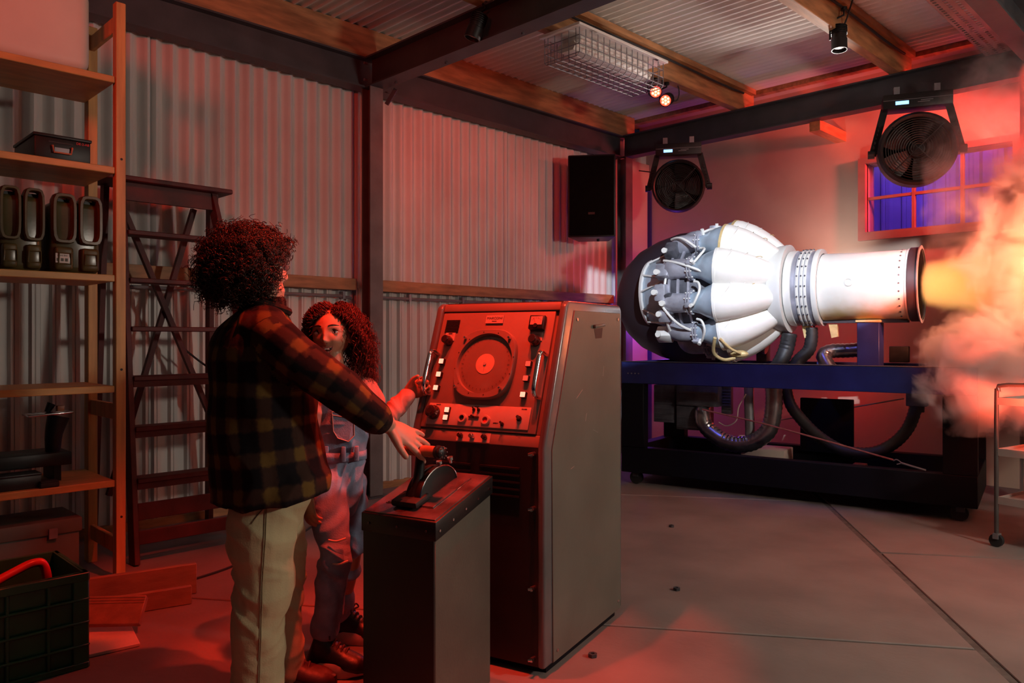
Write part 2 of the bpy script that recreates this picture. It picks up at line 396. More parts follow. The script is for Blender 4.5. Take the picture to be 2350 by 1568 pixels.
struct(MB().box((XL - .05, -2, 0), (XL + .03, 6.9, .05)).build('baseboard_left', 'rail_wood'), 'brown board at the foot of the corrugated wall')
# back wall with the window opening
WX0, WX1, WZ0, WZ1 = -2.56, -1.47, 2.06, 2.65
wb = root_struct('wall_back', 'stained cream plaster wall behind the engine')
for a, b in (((-4.95, YB, 0), (WX0, YB + .16, 3.6)), ((WX1, YB, 0), (2.4, YB + .16, 3.6)), ((WX0, YB, 0), (WX1, YB + .16, WZ0)), ((WX0, YB, WZ1), (WX1, YB + .16, 3.6))):
    MB().box(a, b).build('plaster', 'plaster', wb)
# smooth lining of the left wall behind the corner column
struct(MB().box((XL - .01, 6.40, 0), (XL + .075, YB, 3.0)).build('trim_1', 'plaster'), 'smooth pale lining strip between corner column and back wall')
struct(MB().box((XL + .076, YB - .03, .0), (XL + .11, YB, 2.72)).build('trim_2', 'stand_blue'), 'thin blue edge strip in the room corner')
# window
win = root_struct('window_1', 'brown framed window with small panes glowing purple')
fr = MB()
fr.box((WX0 - .06, YB - .05, WZ0 - .07), (WX1 + .06, YB + .02, WZ0)); fr.box((WX0 - .06, YB - .05, WZ1), (WX1 + .06, YB + .02, WZ1 + .05))
fr.box((WX0 - .06, YB - .05, WZ0), (WX0, YB + .02, WZ1)); fr.box((WX1, YB - .05, WZ0), (WX1 + .06, YB + .02, WZ1))
fr.build('window_frame', 'window_frame', win)
nx = 3; px_ = (WX1 - WX0) / nx; zm = (WZ0 + WZ1) / 2
for i in range(1, nx): MB().box((WX0 + i * px_ - .012, YB + .02, WZ0), (WX0 + i * px_ + .012, YB + .06, WZ1)).build('muntin', 'window_frame', win)
MB().box((WX0, YB + .022, zm - .012), (WX1, YB + .058, zm + .012)).build('muntin', 'window_frame', win)
for i in range(nx):
    for z0, z1 in ((WZ0, zm - .012), (zm + .012, WZ1)):
        MB().box((WX0 + i * px_ + .012, YB + .035, z0), (WX0 + (i + 1) * px_ - .012, YB + .041, z1)).build('pane', 'glass', win)
yd = root_struct('wall_outside', 'corrugated wall seen through the window')
corr('corrugated_sheet', 'yard_sheet', yd, -4.6, 1.2, .6, 3.8, .2, .03, lambda a, b, w: (a, 8.25 - w, b), True)
# roof
ce = root_struct('ceiling', 'corrugated roof sheets over wooden purlins')
for y0, y1 in ((-2.0, .2), (.2, 2.0), (2.0, 3.55), (3.55, 5.2), (5.2, 6.55)):
    corr('roof_sheet', 'roof', ce, y0, y1 + .03, -5.0, 2.6, .076, .026, lambda a, b, w: (b, a, ZR - w))
MB().box((-5, 6.55, ZR - .06), (2.6, 6.62, ZR + .02)).build('roof_batten', 'purlin_wood', ce)
MB().box((-5, 6.6, ZR + .0), (2.6, 6.95, ZR + .03)).build('eaves_board', 'plaster', ce)
def ibeam(p, q, h, w, tf=.012, tw=.008, up=(0, 0, 1)):
    t = Vector(q) - Vector(p); up = Vector(up); sd = t.normalized().cross(up)
    pl = [(-w / 2, 0), (w / 2, 0), (w / 2, tf), (tw / 2, tf), (tw / 2, h - tf), (w / 2, h - tf), (w / 2, h), (-w / 2, h), (-w / 2, h - tf), (-tw / 2, h - tf), (-tw / 2, tf), (-w / 2, tf)]
    vs = [Vector(e) + sd * a + up * b for e in (p, q) for a, b in pl]; n = len(pl); m = MB()
    fs = [(i, (i + 1) % n, n + (i + 1) % n, n + i) for i in range(n)]
    for o in (0, n): fs += [(o, o + 1, o + 2, o + 11), (o + 3, o + 4, o + 9, o + 10), (o + 5, o + 6, o + 7, o + 8)]
    return m.add(vs, fs)
ZB = 2.96
tr = 3
def trim(mb, m, label, **k):
    global tr
    o = mb.build('trim_%d' % tr, m, **k); tr += 1; return struct(o, label)
b1 = trim(ibeam((-4.76, -2, ZB), (-4.76, 6.3, ZB), .22, .12), 'steel', 'dark steel beam along the top of the left wall')
b2 = trim(ibeam((-4.70, 3.265, ZB), (2.4, 3.265, ZB), .22, .13), 'steel', 'dark steel cross beam under the roof over the children')
b3 = trim(ibeam((-4.72, 6.33, ZB), (2.4, 6.33, ZB), .22, .12), 'steel', 'dark steel beam in front of the plaster wall carrying the fans')
b4 = trim(ibeam((-1.16, -2, ZB), (-1.16, 6.27, ZB + .001), .22, .12), 'steel', 'dark steel beam at the right edge beside the perforated tray')
def column(x, y, label, zt=ZB):
    pl = ibeam((x - .055, y, 0), (x - .055, y, zt), .11, .11, .010, .008, up=(1, 0, 0))
    o = trim(pl, 'column', label)
    MB().box((x - .09, y - .09, 0), (x + .09, y + .09, .012)).build('base_plate', 'steel', o)
    return o
c1 = column(-4.695, 3.26, 'grey steel column standing before the corrugated wall')
c2 = column(-4.72, 6.33, 'dark steel column in the far corner beside the speaker')
c3 = column(-1.25, 6.33, 'steel column at the right edge behind the smoke')
for zz in (ZB + .05, ZB + .17):
    MB().cyl((-4.69, 3.21, zz), (-4.69, 3.185, zz), .011, n=6).build('bolt', 'galv', c1)
for xx in (-4.45, -3.9, -3.2, -2.5): MB().cyl((xx, 3.29, ZB), (xx, 3.29, ZB - .012), .009, n=6).build('bolt', 'steel', b2)
MB().bar((-4.66, 3.36, ZB - .10), (-4.60, 3.40, ZB + .01), .012, .03).build('stay', 'steel', c1)
# wooden rails and purlins
for y0, y1 in ((-2, 3.205), (3.315, 6.27)):
    trim(MB().box((XL + .035, y0, 1.50), (XL + .09, y1, 1.585)), 'rail_wood', 'brown wooden rail across the corrugated wall ' + ('left of' if y0 < 0 else 'right of') + ' the grey column', bevel=.003, seg=1)
for i, (x, y0, y1) in enumerate(((-4.76, -2, 6.5), (-3.47, -2, 6.55), (-2.13, -2, 6.55), (-.8, -2, 6.55))):
    trim(MB().box((x - .035, y0, ZB + .22), (x + .04, y1, ZR - .018)), 'purlin_wood', ('brown wooden plate on top of the left wall beam', 'brown wooden purlin carrying the caged lamp', 'brown wooden purlin behind the black spotlight', 'wooden purlin at the right edge of the roof')[i], bevel=.004, seg=1)
for i, x in enumerate((-3.47, -2.13)):
    trim(MB().box((x + .042, 3.4, ZR - .075), (x + .085, 6.5, ZR - .03)), 'purlin_wood', ('thin batten beside the purlin of the caged lamp', 'thin batten beside the purlin of the black spotlight')[i])
trim(MB().box((-2.83, 6.36, 2.88), (-2.74, YB, 2.965)), 'rail_wood', 'short wooden stub under the back beam')
# conduit under the rail and cables under the roof
cd = thing('conduit_pipe', 'grey conduit pipe clipped below the wooden wall rail right of the column', 'pipe', (XL + .06, 3.3, 1.46))
MB().tube([(XL + .055, 3.33, 1.455), (XL + .055, 4.8, 1.455), (XL + .055, 6.2, 1.455)], .011, 8).build('pipe', 'galv', cd, world=True)
for yy in (3.7, 4.25, 5.0, 5.6): MB().box((XL + .03, yy, 1.435), (XL + .07, yy + .02, 1.49)).build('clip', 'galv', cd, world=True)
cd = thing('conduit_pipe', 'grey conduit pipe clipped below the wooden wall rail left of the column', 'pipe', (XL + .06, 2.0, 1.46))
MB().tube([(XL + .055, 1.6, 1.455), (XL + .055, 2.4, 1.455), (XL + .055, 3.1, 1.455), (XL + .055, 3.18, 1.44)], .011, 8).build('pipe', 'galv', cd, world=True)
for yy in (2.4, 3.1): MB().box((XL + .03, yy, 1.435), (XL + .07, yy + .02, 1.49)).build('clip', 'galv', cd, world=True)
tag(MB().tube([(-3.40, 3.4, ZR - .10), (-3.39, 4.2, ZR - .115), (-3.40, 5.1, ZR - .10), (-3.39, 5.9, ZR - .115), (-3.40, 6.3, ZR - .10)], .010, 6, 6).build('roof_cable', 'black_rubber'), 'black cable running along the purlin of the caged lamp', 'cable')
tag(MB().tube([(-2.06, 3.4, ZR - .10), (-2.05, 4.2, ZR - .12), (-2.06, 5.1, ZR - .10), (-2.05, 5.9, ZR - .12), (-2.06, 6.3, ZR - .10)], .009, 6, 6).build('roof_cable', 'black_rubber'), 'black cable running along the purlin behind the black spotlight', 'cable')
# perforated cable tray, top right
ct = thing('cable_tray', 'perforated metal cable tray under the roof at the right edge', 'cable tray', (-1.42, 5, 3.15))
def perforated(x0, x1, y0, y1, z, nx, py, parent):
    """plate with slots: grid of cells, the slots left open"""
    xs = [x0]; dx = (x1 - x0) / nx
    for i in range(nx): xs += [x0 + dx * (i + .30), x0 + dx * (i + .70)]
    xs.append(x1); ys = [y0]; n = int((y1 - y0) / py)
    for j in range(n): ys += [y0 + py * (j + .25), y0 + py * (j + .75)]
    ys.append(y1); m = MB(); idx = lambda i, j: j * len(xs) + i
    vs = [(x, y, z) for y in ys for x in xs]; fs = []
    for j in range(len(ys) - 1):
        for i in range(len(xs) - 1):
            if i % 2 == 1 and j % 2 == 1: continue
            fs.append((idx(i, j), idx(i + 1, j), idx(i + 1, j + 1), idx(i, j + 1)))
    m.add(vs, fs); o = m.build('tray_base', 'cable_tray', parent, world=True)
    md = o.modifiers.new('thick', 'SOLIDIFY'); md.thickness = .003; return o
perforated(-1.50, -1.30, 2.6, 6.22, 3.14, 4, .042, ct)
for x in (-1.50, -1.30): MB().box((x - .002, 2.6, 3.141), (x + .002, 6.22, 3.19)).build('tray_side', 'cable_tray', ct, world=True)
for y in (3.3, 4.6, 5.9): MB().box((-1.51, y, 3.192), (-1.29, y + .04, 3.20)).build('tray_bracket', 'cable_tray', ct, world=True)

# ------------------------------------------------------------------ radar console
CA = math.radians(15.709); CW = .56; CO = (-2.304, 1.768, 0)
con = thing('radar_console', 'grey metal radar console with a red-lit round screen and glowing buttons', 'console', CO, CA)
TH = math.atan2(.504, .19); D1 = .711; ZK = .78; ZT = 1.284
# outline of the side: kinked front, rounded top
out = [(.02, .03), (D1, .03), (D1, ZT - .02), (D1 - .02, ZT), (.20, ZT), (.175, ZT - .015), (0, ZK), (0, .03)]
MX = Matrix(((0, 0, 1, 0), (1, 0, 0, 0), (0, 1, 0, 0), (0, 0, 0, 1)))      # (y,z,x) -> (x,y,z)
for x0, x1 in ((0, .028), (CW - .028, CW)): MB().prism(out, x0, x1, MX).build('cabinet_side', 'console_frame', con, bevel=.010, seg=3)
bk = MB(); bk.box((.028, D1 - .02, .03), (CW - .028, D1, ZT - .01)); bk.box((.028, .21, ZT - .025), (CW - .028, D1 - .01, ZT)); bk.build('cabinet_shell', 'console_frame', con)
MB().box((.02, .05, 0), (CW - .02, D1 - .03, .03)).build('plinth', 'stand_black', con)
# slanted frame: local (u right, v up the slope, w out)
nO = Vector((0, -math.sin(TH), math.cos(TH))); nV = Vector((0, math.cos(TH), math.sin(TH)))
MS = Matrix(((1, 0, 0), (0, 0, 0), (0, 0, 0)))
MS = Matrix.Identity(4); MS.col[0] = (1, 0, 0, 0); MS.col[1] = (0, nV.y, nV.z, 0); MS.col[2] = (0, nO.y, nO.z, 0); MS.col[3] = (0, 0, ZK, 1)
M3 = MS.to_3x3()
def S(u, v, w=0): return MS @ Vector((u, v, w))
def sbox(m, u0, v0, w0, u1, v1, w1):
    k = len(m.v); m.box((u0, v0, w0), (u1, v1, w1))
    for i in range(k, len(m.v)): m.v[i] = tuple(MS @ Vector(m.v[i]))
    return m
SL = .5386
sbox(MB(), .0285, SL - .034, -.03, CW - .0285, SL - .002, -.002).build('front_frame', 'console_face', con, bevel=.004); sbox(MB(), .0285, .0, -.035, CW - .0285, .044, -.012).build('front_frame', 'console_face', con, bevel=.004)
face = sbox(MB(), .03, .046, -.03, CW - .046, SL - .037, -.006).build('front_panel', 'console_face', con, bevel=.003)
sbox(MB(), CW - .046, .046, -.03, CW - .0285, SL - .036, -.016).build('front_frame', 'console_face', con)
# loudspeaker grille of fine bars
g = thing  # noqa
m = MB()
for k in range(9): sbox(m, .051, .420 + k * .006, -.006, .112, .423 + k * .006, -.0035)
m.build('speaker_grille', 'console_dark', con, kind='stuff')
# maker's plate
sbox(MB(), .229, .455, -.006, .304, .486, -.001).build('name_plate', 'console_plate', con)
text('MARCONI', .014, 'engrave', con, S(.2665, .4745, -.0008), M3, sx=1.05)
text('RADAR', .006, 'engrave', con, S(.2665, .4625, -.0008), M3)
# screen with dial
CU, CV = .267, .292
def sl(prof, u, v, name, mt, n=40, par=None, **k): return MB().lathe([(r, hh) for r, hh in prof], S(u, v, 0), nO, n).build(name, mt, par or con, smooth=True, **k)
bz = MB(); N = 64; ring = []
for i in range(N):
    a = 2 * PI * i / N; rr = 1 / ((abs(math.cos(a)) / .124) ** 3.0 + (abs(math.sin(a)) / .134) ** 3.0) ** (1 / 3.0); ring.append((rr * math.cos(a), rr * math.sin(a)))
vs = []; 
for sc_, w in ((1, -.006), (1, .012), (.975, .017), (None, .017), (None, .002)):
    for i, (a, b) in enumerate(ring):
        if sc_ is None: q = 2 * PI * i / N; r0 = .116 if w > .01 else .113; vs.append(S(CU + r0 * math.cos(q), CV + r0 * math.sin(q), w))
        else: vs.append(S(CU + a * sc_, CV + b * sc_, w))
bz.add(vs, [(j * N + i, j * N + (i + 1) % N, (j + 1) * N + (i + 1) % N, (j + 1) * N + i) for j in range(4) for i in range(N)])
bez = bz.build('screen_bezel', 'console_face', con, smooth=True)
sl([(.0001, .006), (.06, .0055), (.1, .004), (.1135, .002)], CU, CV, 'screen_glass', 'screen', 48)
sl([(.0001, .0075), (.039, .0072), (.040, .004)], CU, CV, 'screen_hub', 'screen_hub', 36)
m = MB(); m.bar(S(CU, CV, .0085), S(CU, CV - .032, .008), .002, .001); m.cyl(S(CU, CV, .0075), S(CU, CV, .011), .006, n=12); m.build('screen_pointer', 'console_plate', con)
for i in range(36):
    a = 2 * PI * i / 36; L = .008 if i % 3 == 0 else .004
    d = Vector((math.cos(a), math.sin(a), 0)); M = rot('Z', a)
    MB().obox((CU + d.x * .098, CV + d.y * .098, .0058), (L, .0012, .0006), M).build('dial_tick', 'engrave', bez)
for o in [c for c in bez.children]:
    o.data.transform(MS)
for i in range(12):
    a = 2 * PI * i / 12 + .2
    q = .1225; MB().cyl(S(CU + q * math.cos(a), CV + q * math.sin(a), .016), S(CU + q * math.cos(a), CV + q * math.sin(a), .0185), .002, n=8).build('bezel_rivet', 'engrave', bez)
for u, v in ((.169, .388), (.358, .388), (.169, .197), (.357, .197)):
    MB().lathe([(.006, .012), (.006, .024), (.004, .03), (.0001, .031)], S(u, v), nO, 10).build('bezel_screw', 'chrome', bez, smooth=True)
# meter
mt = sbox(MB(), .423, .425, -.006, .484, .479, .016).build('meter', 'black_plastic', con, bevel=.004)
sbox(MB(), .430, .441, .016, .477, .473, .0172).build('meter_face', 'console_plate', mt)
MB().bar(S(.4535, .441, .0185), S(.442, .468, .0185), .0016, .0008).build('meter_needle', 'red_letters', mt)
MB().cyl(S(.4535, .437, .016), S(.4535, .437, .021), .008, n=14).build('meter_screw', 'bakelite', mt)
for k in range(7):
    a = math.radians(130 - k * 13.5); r0, r1 = .026, .030
    MB().bar(S(.4535 + r0 * math.cos(a), .438 + r0 * math.sin(a), .0175), S(.4535 + r1 * math.cos(a), .438 + r1 * math.sin(a), .0175), .001, .0006).build('meter_tick', 'engrave', mt)
for u, nm in ((.081, 'L'), (.456, 'R')):
    pl = sbox(MB(), u - .022, .386, -.006, u + .022, .418, -.003).build('scale_plate', 'console_plate', con)
    for k in range(5): MB().bar(S(u - .012 + k * .006, .404, -.0028), S(u - .012 + k * .006, .412, -.0028), .001, .0006).build('scale_tick', 'engrave', pl)
text('NOISE', .006, 'engrave', con, S(.081, .4145, -.0022), M3)
def knob(u, v, r, h, name='knob', mt='bakelite', cap=None):
    o = MB().lathe([(r * 1.12, -.006), (r * 1.12, h * .25), (r, h * .35), (r * .92, h * .9), (r * .75, h), (.0001, h)], S(u, v), nO, 18).build(name, mt, con, smooth=True)
    if cap: MB().cyl(S(u, v, h), S(u, v, h + .002), r * .5, n=14).build('knob_cap', cap, o)
    return o
knob(.080, .383, .017, .030); knob(.454, .384, .018, .030)
knob(.083, .100, .024, .030, cap='console_dark'); 
# handles
for u, mt in ((.042, 'chrome'), (.505, 'chrome')):
    MB().tube([S(u, .172, -.006), S(u, .172, .028), S(u, .184, .043), S(u, .205, .047), S(u, .30, .047), S(u, .320, .043), S(u, .332, .028), S(u, .332, -.006)], .0085, 10, 4).build('pull_handle', mt, con, smooth=True)
# glowing push buttons with black strips
for u, vs_ in ((.073, ((.299, 1), (.247, 1), (.194, 1))), (.446, ((.295, 0), (.241, 0), (.181, 1)))):
    for v, on in vs_:
        b = sbox(MB(), u - .0105, v - .0105, -.006, u + .0105, v + .0105, .008).build('button_bezel', 'console_dark', con)
        sbox(MB(), u - .0088, v - .0088, .008, u + .0088, v + .0088, .0115).build('lit_button', 'lamp_red' if on else 'lamp_dim', b)
# control plate
sbox(MB(), .054, .057, -.006, .484, .138, -.001).build('control_plate', 'console_plate', con, bevel=.003)
for v in (.112, .083):
    b = sbox(MB(), .131, v - .011, -.001, .154, v + .011, .007).build('button_bezel', 'console_dark', con); sbox(MB(), .134, v - .0088, .007, .151, v + .0088, .0105).build('lit_button', 'lamp_red', b)
for u, v, mt2 in ((.213, .085, 'engrave'), (.312, .083, 'lamp_dim0')):
    o = sl([(.018, -.002), (.018, .006), (.016, .010), (.0105, .010), (.0105, .002)], u, v, 'socket_ring', 'console_plate', 24)
    MB().cyl(S(u, v, -.002), S(u, v, .004), .0105, n=20).build('socket_core', 'engrave' if mt2 == 'engrave' else 'red_letters', o)
for u in (.254, .274):
    o = MB().cyl(S(u, .119, -.002), S(u, .119, .004), .006, n=10).build('toggle_switch', 'console_dark', con); MB().cyl(S(u, .119, .004), S(u, .126, .014), .0022, .003, n=8).build('toggle_lever', 'bakelite', o)
sbox(MB(), .238, .0885, -.002, .280, .0945, .004).build('slider_slot', 'engrave', con); MB().cyl(S(.258, .0915, .004), S(.258, .0915, .018), .005, n=10).build('slider_knob', 'bakelite', con)
for u, v, r in ((.381, .072, .007), (.445, .095, .010)):
    o = MB().cyl(S(u, v, -.002), S(u, v, .005), r, n=12).build('toggle_switch', 'bakelite', con); MB().cyl(S(u, v, .005), S(u, v + .004, .018), r * .6, n=10).build('toggle_lever', 'bakelite', o)
for t_, u, v, sz in (('VIDEO', .264, .131, .0065), ('RANGE', .096, .132, .006), ('EFFECT', .353, .074, .0065), ('POWER', .458, .130, .006)):
    text(t_, sz, 'engrave', con, S(u, v, -.0006), M3)
# small lower plate
sbox(MB(), .197, .004, -.012, .338, .038, -.008).build('control_plate', 'console_plate', con)
for u, mt in ((.216, 'bakelite'), (.265, 'chrome'), (.317, 'bakelite')): knob(u, .022, .0085, .012, 'small_knob', mt)
# lower front: dark recessed door with louvres and latches, lamp shadow in its colour
MB().box((.0285, .012, .03), (CW - .0285, .03, ZK - .004)).build('lower_door', 'console_dark', con)
for r_ in range(2):
    for k in range(5):
        MB().box((.10 + r_ * .20, .004, .60 + k * .024), (.26 + r_ * .20, .0125, .607 + k * .024)).build('louvre', 'console_dark', con)
for z in (.755, .57, .30, .06):
    o = MB().cyl((CW - .045, .012, z), (CW - .045, -.012, z), .008, n=10).build('latch', 'steel_bright', con)
    MB().cyl((CW - .052, -.016, z), (CW - .036, -.016, z + .004), .006, n=8).build('latch_thumb', 'chrome', o)
# side access panel
poly = [(.06, .035), (.688, .035), (.683, 1.252), (.235, 1.25), (.052, .766)]
MB().prism(poly, CW, CW + .004, MX).build('side_panel', 'console_grey', con, bevel=.0015, seg=1)
for y, z in ((.256, 1.218), (.654, 1.226), (.09, .07), (.66, .07)): MB().cyl((CW + .004, y, z), (CW + .007, y, z), .006, n=10).build('panel_screw', 'steel_bright', con)
m = MB(); m.prism([(.40, 1.20), (.50, 1.207), (.50, 1.196), (.40, 1.186)], CW + .004, CW + .016, MX); m.build('panel_pull', 'console_grey', con, bevel=.003)
m = MB(); m.prism([(.41, 1.185), (.495, 1.19), (.485, 1.15), (.425, 1.148)], CW + .004, CW + .0046, MX); m.build('pull_recess', 'console_dark', con)
for y, z, L, a in ((.25, .93, .06, .5), (.40, .80, .05, -.3), (.33, .84, .03, 1.2), (.20, .68, .03, .2), (.5, 1.0, .04, 1.4)):
    MB().bar((CW + .0042, y, z), (CW + .0042, y + L * math.cos(a), z + L * math.sin(a)), .0012, .0005).build('scratch', 'console_plate', con)
MB().cyl((CW - .16, .52, ZT), (CW - .16, .52, ZT + .012), .02, .012, n=12).build('top_stud', 'steel_bright', con)

# ------------------------------------------------------------------ throttle pedestal
PO = (-2.061, 1.389, 0); PW, PL, PF, PB = .285, .333, .601, .689
ped = thing('throttle_pedestal', 'short grey pedestal with a sloping dark glossy top beside the plaid jacket', 'pedestal', PO, CA)
side = [(.006, 0), (PL - .006, 0), (PL - .006, PB - .03), (.006, PF - .03)]
MB().prism(side, .006, PW - .006, MX).build('body', 'pedestal_grey', ped, bevel=.003, seg=1)
MB().box((.008, .001, 0), (PW - .008, .006, PF - .035)).build('shade_board', 'black_paint', ped)  # dark sheet added for the shade on the near face
rim = [(0, PF - .058), (PL, PB - .058), (PL, PB), (0, PF)]
MB().prism(rim, 0, PW, MX).build('rim', 'black_paint', ped, bevel=.003)
PT = math.atan2(PB - PF, PL); pn = Vector((0, -math.sin(PT), math.cos(PT))); pv = Vector((0, math.cos(PT), math.sin(PT)))
MPp = Matrix.Identity(4); MPp.col[1] = (0, pv.y, pv.z, 0); MPp.col[2] = (0, pn.y, pn.z, 0); MPp.col[3] = (0, 0, PF, 1)
def T(u, v, w=0): return MPp @ Vector((u, v, w))
def tbox(u0, v0, w0, u1, v1, w1):
    m = MB().box((u0, v0, w0), (u1, v1, w1)); m.v = [tuple(MPp @ Vector(p)) for p in m.v]; return m
tbox(.008, .008, -.004, PW - .008, PL + .004, .004).build('top_panel', 'pedestal_top', ped, bevel=.002)
tp = tbox(.048, .075, .004, .226, .295, .008).build('inset_plate', 'pedestal_top', ped, bevel=.002)
tbox(.044, .071, .003, .228, .0745, .0055).build('inset_gap', 'engrave', ped); tbox(.2265, .071, .003, .230, .297, .0055).build('inset_gap', 'chrome', ped)
for k in range(5): MB().cyl((PW, .02 + k * .072, PF - .028 + k * .072 * .2643), (PW + .003, .02 + k * .072, PF - .028 + k * .072 * .2643), .0042, n=8).build('rivet', 'chrome', ped)
for k in range(3): MB().cyl((.03 + k * .11, -.001, PF - .03), (.03 + k * .11, -.003, PF - .03), .004, n=8).build('rivet', 'steel', ped)
# the quadrant and lever
lv = thing('throttle_lever', 'black throttle lever with a brown grip on the pedestal', 'lever', PO, CA)
def halfdisc(u0, u1, c, R, Rz):
    pts = [(c - R, 0)] + [(c - R * math.cos(PI * k / 18), Rz * math.sin(PI * k / 18)) for k in range(1, 18)] + [(c + R, 0)]
    return MB().prism(pts, u0, u1, MPp @ MX)
halfdisc(.118, .140, .185, .112, .082).build('quadrant_plate', 'black_paint', lv, bevel=.003)
halfdisc(.152, .174, .185, .112, .082).build('quadrant_plate', 'black_paint', lv, bevel=.003)
m = MB().tube([T(.176, .185 - .108 * math.cos(PI * k / 18), .006 + .079 * math.sin(PI * k / 18)) for k in range(19)], .0022, 6); m.build('quadrant_edge', 'chrome', lv, smooth=True)
tbox(.085, .045, .008, .185, .125, .030).build('lever_shoe', 'black_rubber', lv, bevel=.008)
MB().tube([T(.135, .09, .01), (.140, .11, .70), (.143, .12, .775)], [.022, .017, .016], 12, 4).build('lever_arm', 'black_paint', lv, smooth=True)
gz = .790; gy = .12
MB().tube([(.085, gy, gz), (.11, gy, gz), (.15, gy, gz), (.195, gy, gz), (.203, gy, gz)], [.0165, .0185, .0185, .0185, .017], 18, 3).build('grip', 'grip_wood', lv, smooth=True)
MB().lathe([(.0001, .0), (.02, .0), (.0215, .004), (.0215, .010), (.019, .012), (.019, .016), (.0205, .018), (.0205, .024), (.012, .030), (.0001, .031)], (.203, gy, gz), (1, 0, 0), 18).build('grip_end', 'black_plastic', lv, smooth=True)
MB().lathe([(.0195, -.003), (.0205, 0), (.0195, .003)], (.147, gy, gz), (1, 0, 0), 18).build('grip_band', 'black_plastic', lv, smooth=True)
for k in range(8):
    a = 2 * PI * k / 8; MB().box((.228, -.002, .015), (.2345, .002, .0185)).build('grip_rib', 'steel_bright', lv).data.transform(Matrix.Translation((0, gy, gz)) @ Matrix.Rotation(a, 4, 'X'))
for y in (.225, .288):
    o = MB().cyl(T(.163, y, .06), T(.163, y, .084 if y < .25 else .072), .005, n=8).build('stop_screw', 'steel_bright', lv)
    q = .084 if y < .25 else .072; MB().cyl(T(.163, y, q), T(.163, y, q + .009), .010, n=12).build('stop_knob', 'chrome', o)

# ------------------------------------------------------------------ wooden shelving on the left
SX0, SX1, SY0, SY1 = -4.37, -3.915, -.35, 1.31      # back, front, near end, far end
sh = thing('wooden_shelving', 'tall light brown wooden shelving with five boards at the left edge', 'shelving', (-4.14, .5, 0))
def wb_(a, b, name, m, par, bev=.003, **k): return MB().box(a, b).build(name, m, par, bevel=bev, seg=1, world=True, **k)
for y in (SY0, SY1 - .045):
    wb_((SX1 - .045, y, 0), (SX1, y + .045, 2.745), 'post', 'post_wood', sh)
    wb_((SX0, y, 0), (SX0 + .045, y + .045, 2.745), 'post', 'post_wood', sh)
    for z in (2.62, .76, .12): wb_((SX0 + .045, y + .010, z), (SX1 - .045, y + .032, z + .075), 'end_rail', 'post_wood', sh)
wb_((SX0 - .035, SY1 - .04, 0), (SX0 - .012, SY1 - .005, 2.60), 'back_batten', 'post_wood', sh)
SZ = (2.39, 1.96, 1.449, .924, .477)
for z in SZ: wb_((SX0 + .002, SY0 + .05, z - .032), (SX1 - .006, SY1 - .047, z), 'shelf_board', 'shelf_wood', sh)
for z in (2.0, 1.0, .30): MB().cyl((SX1 + .001, SY1 - .02, z), (SX1 - .004, SY1 - .02, z), .006, n=8).build('bolt', 'engrave', sh, world=True)
def rbox(a, b, r=.02, seg=4):
    return MB().box(a, b), r, seg
# white plastic canister on the top board
cn = thing('plastic_canister', 'large milky white plastic canister on the top shelf board', 'canister', (-4.13, .9, SZ[0]))
MB().box((-4.30, .60, SZ[0] + .001), (-3.96, 1.175, SZ[0] + .40)).build('body', 'white_plastic', cn, bevel=.055, seg=5, world=True)
MB().tube([(-4.13, .78, SZ[0] + .38), (-4.13, .82, SZ[0] + .45), (-4.13, .98, SZ[0] + .45), (-4.13, 1.02, SZ[0] + .38)], .016, 8, 5).build('handle', 'white_plastic', cn, smooth=True, world=True)
o = MB().cyl((-4.13, 1.09, SZ[0] + .39), (-4.13, 1.09, SZ[0] + .43), .03, n=18).build('screw_cap', 'black_plastic', cn, world=True)
MB().lathe([(.0, 0)] and [(.031, .0), (.033, .012), (.031, .024)], (-4.13, 1.09, SZ[0] + .40), (0, 0, 1), 18).build('cap_ring', 'black_plastic', o, smooth=True, world=True)
# black case with a handle on the second board
bx = thing('black_case', 'flat black metal case with red lettering on the second shelf board', 'case', (-4.1, 1.05, SZ[1]))
X_ = -3.945
MB().box((-4.30, .935, SZ[1] + .001), (X_, 1.165, SZ[1] + .098)).build('body', 'black_paint', bx, bevel=.006, world=True)
MB().box((-4.305, .93, SZ[1] + .098), (X_ + .004, 1.17, SZ[1] + .112)).build('lid', 'black_paint', bx, bevel=.004, world=True)
MB().tube([(X_, 1.005, SZ[1] + .06), (X_ + .012, 1.005, SZ[1] + .06), (X_ + .014, 1.01, SZ[1] + .03), (X_ + .014, 1.08, SZ[1] + .03), (X_ + .012, 1.085, SZ[1] + .06), (X_, 1.085, SZ[1] + .06)], .004, 8).build('handle', 'grip_wood', bx, world=True)
MB().box((X_, 1.015, SZ[1] + .034), (X_ + .003, 1.075, SZ[1] + .055)).build('catch', 'galv', bx, world=True)
MB().box((X_, .99, SZ[1] + .075), (X_ + .002, 1.09, SZ[1] + .080)).build('groove', 'engrave', bx, world=True)
MR = Matrix(((0, 0, 1), (1, 0, 0), (0, 1, 0)))
text('DE-2-AB', .015, 'red_letters', bx, (X_ + .0012, 1.131, SZ[1] + .086), MR, world=True)
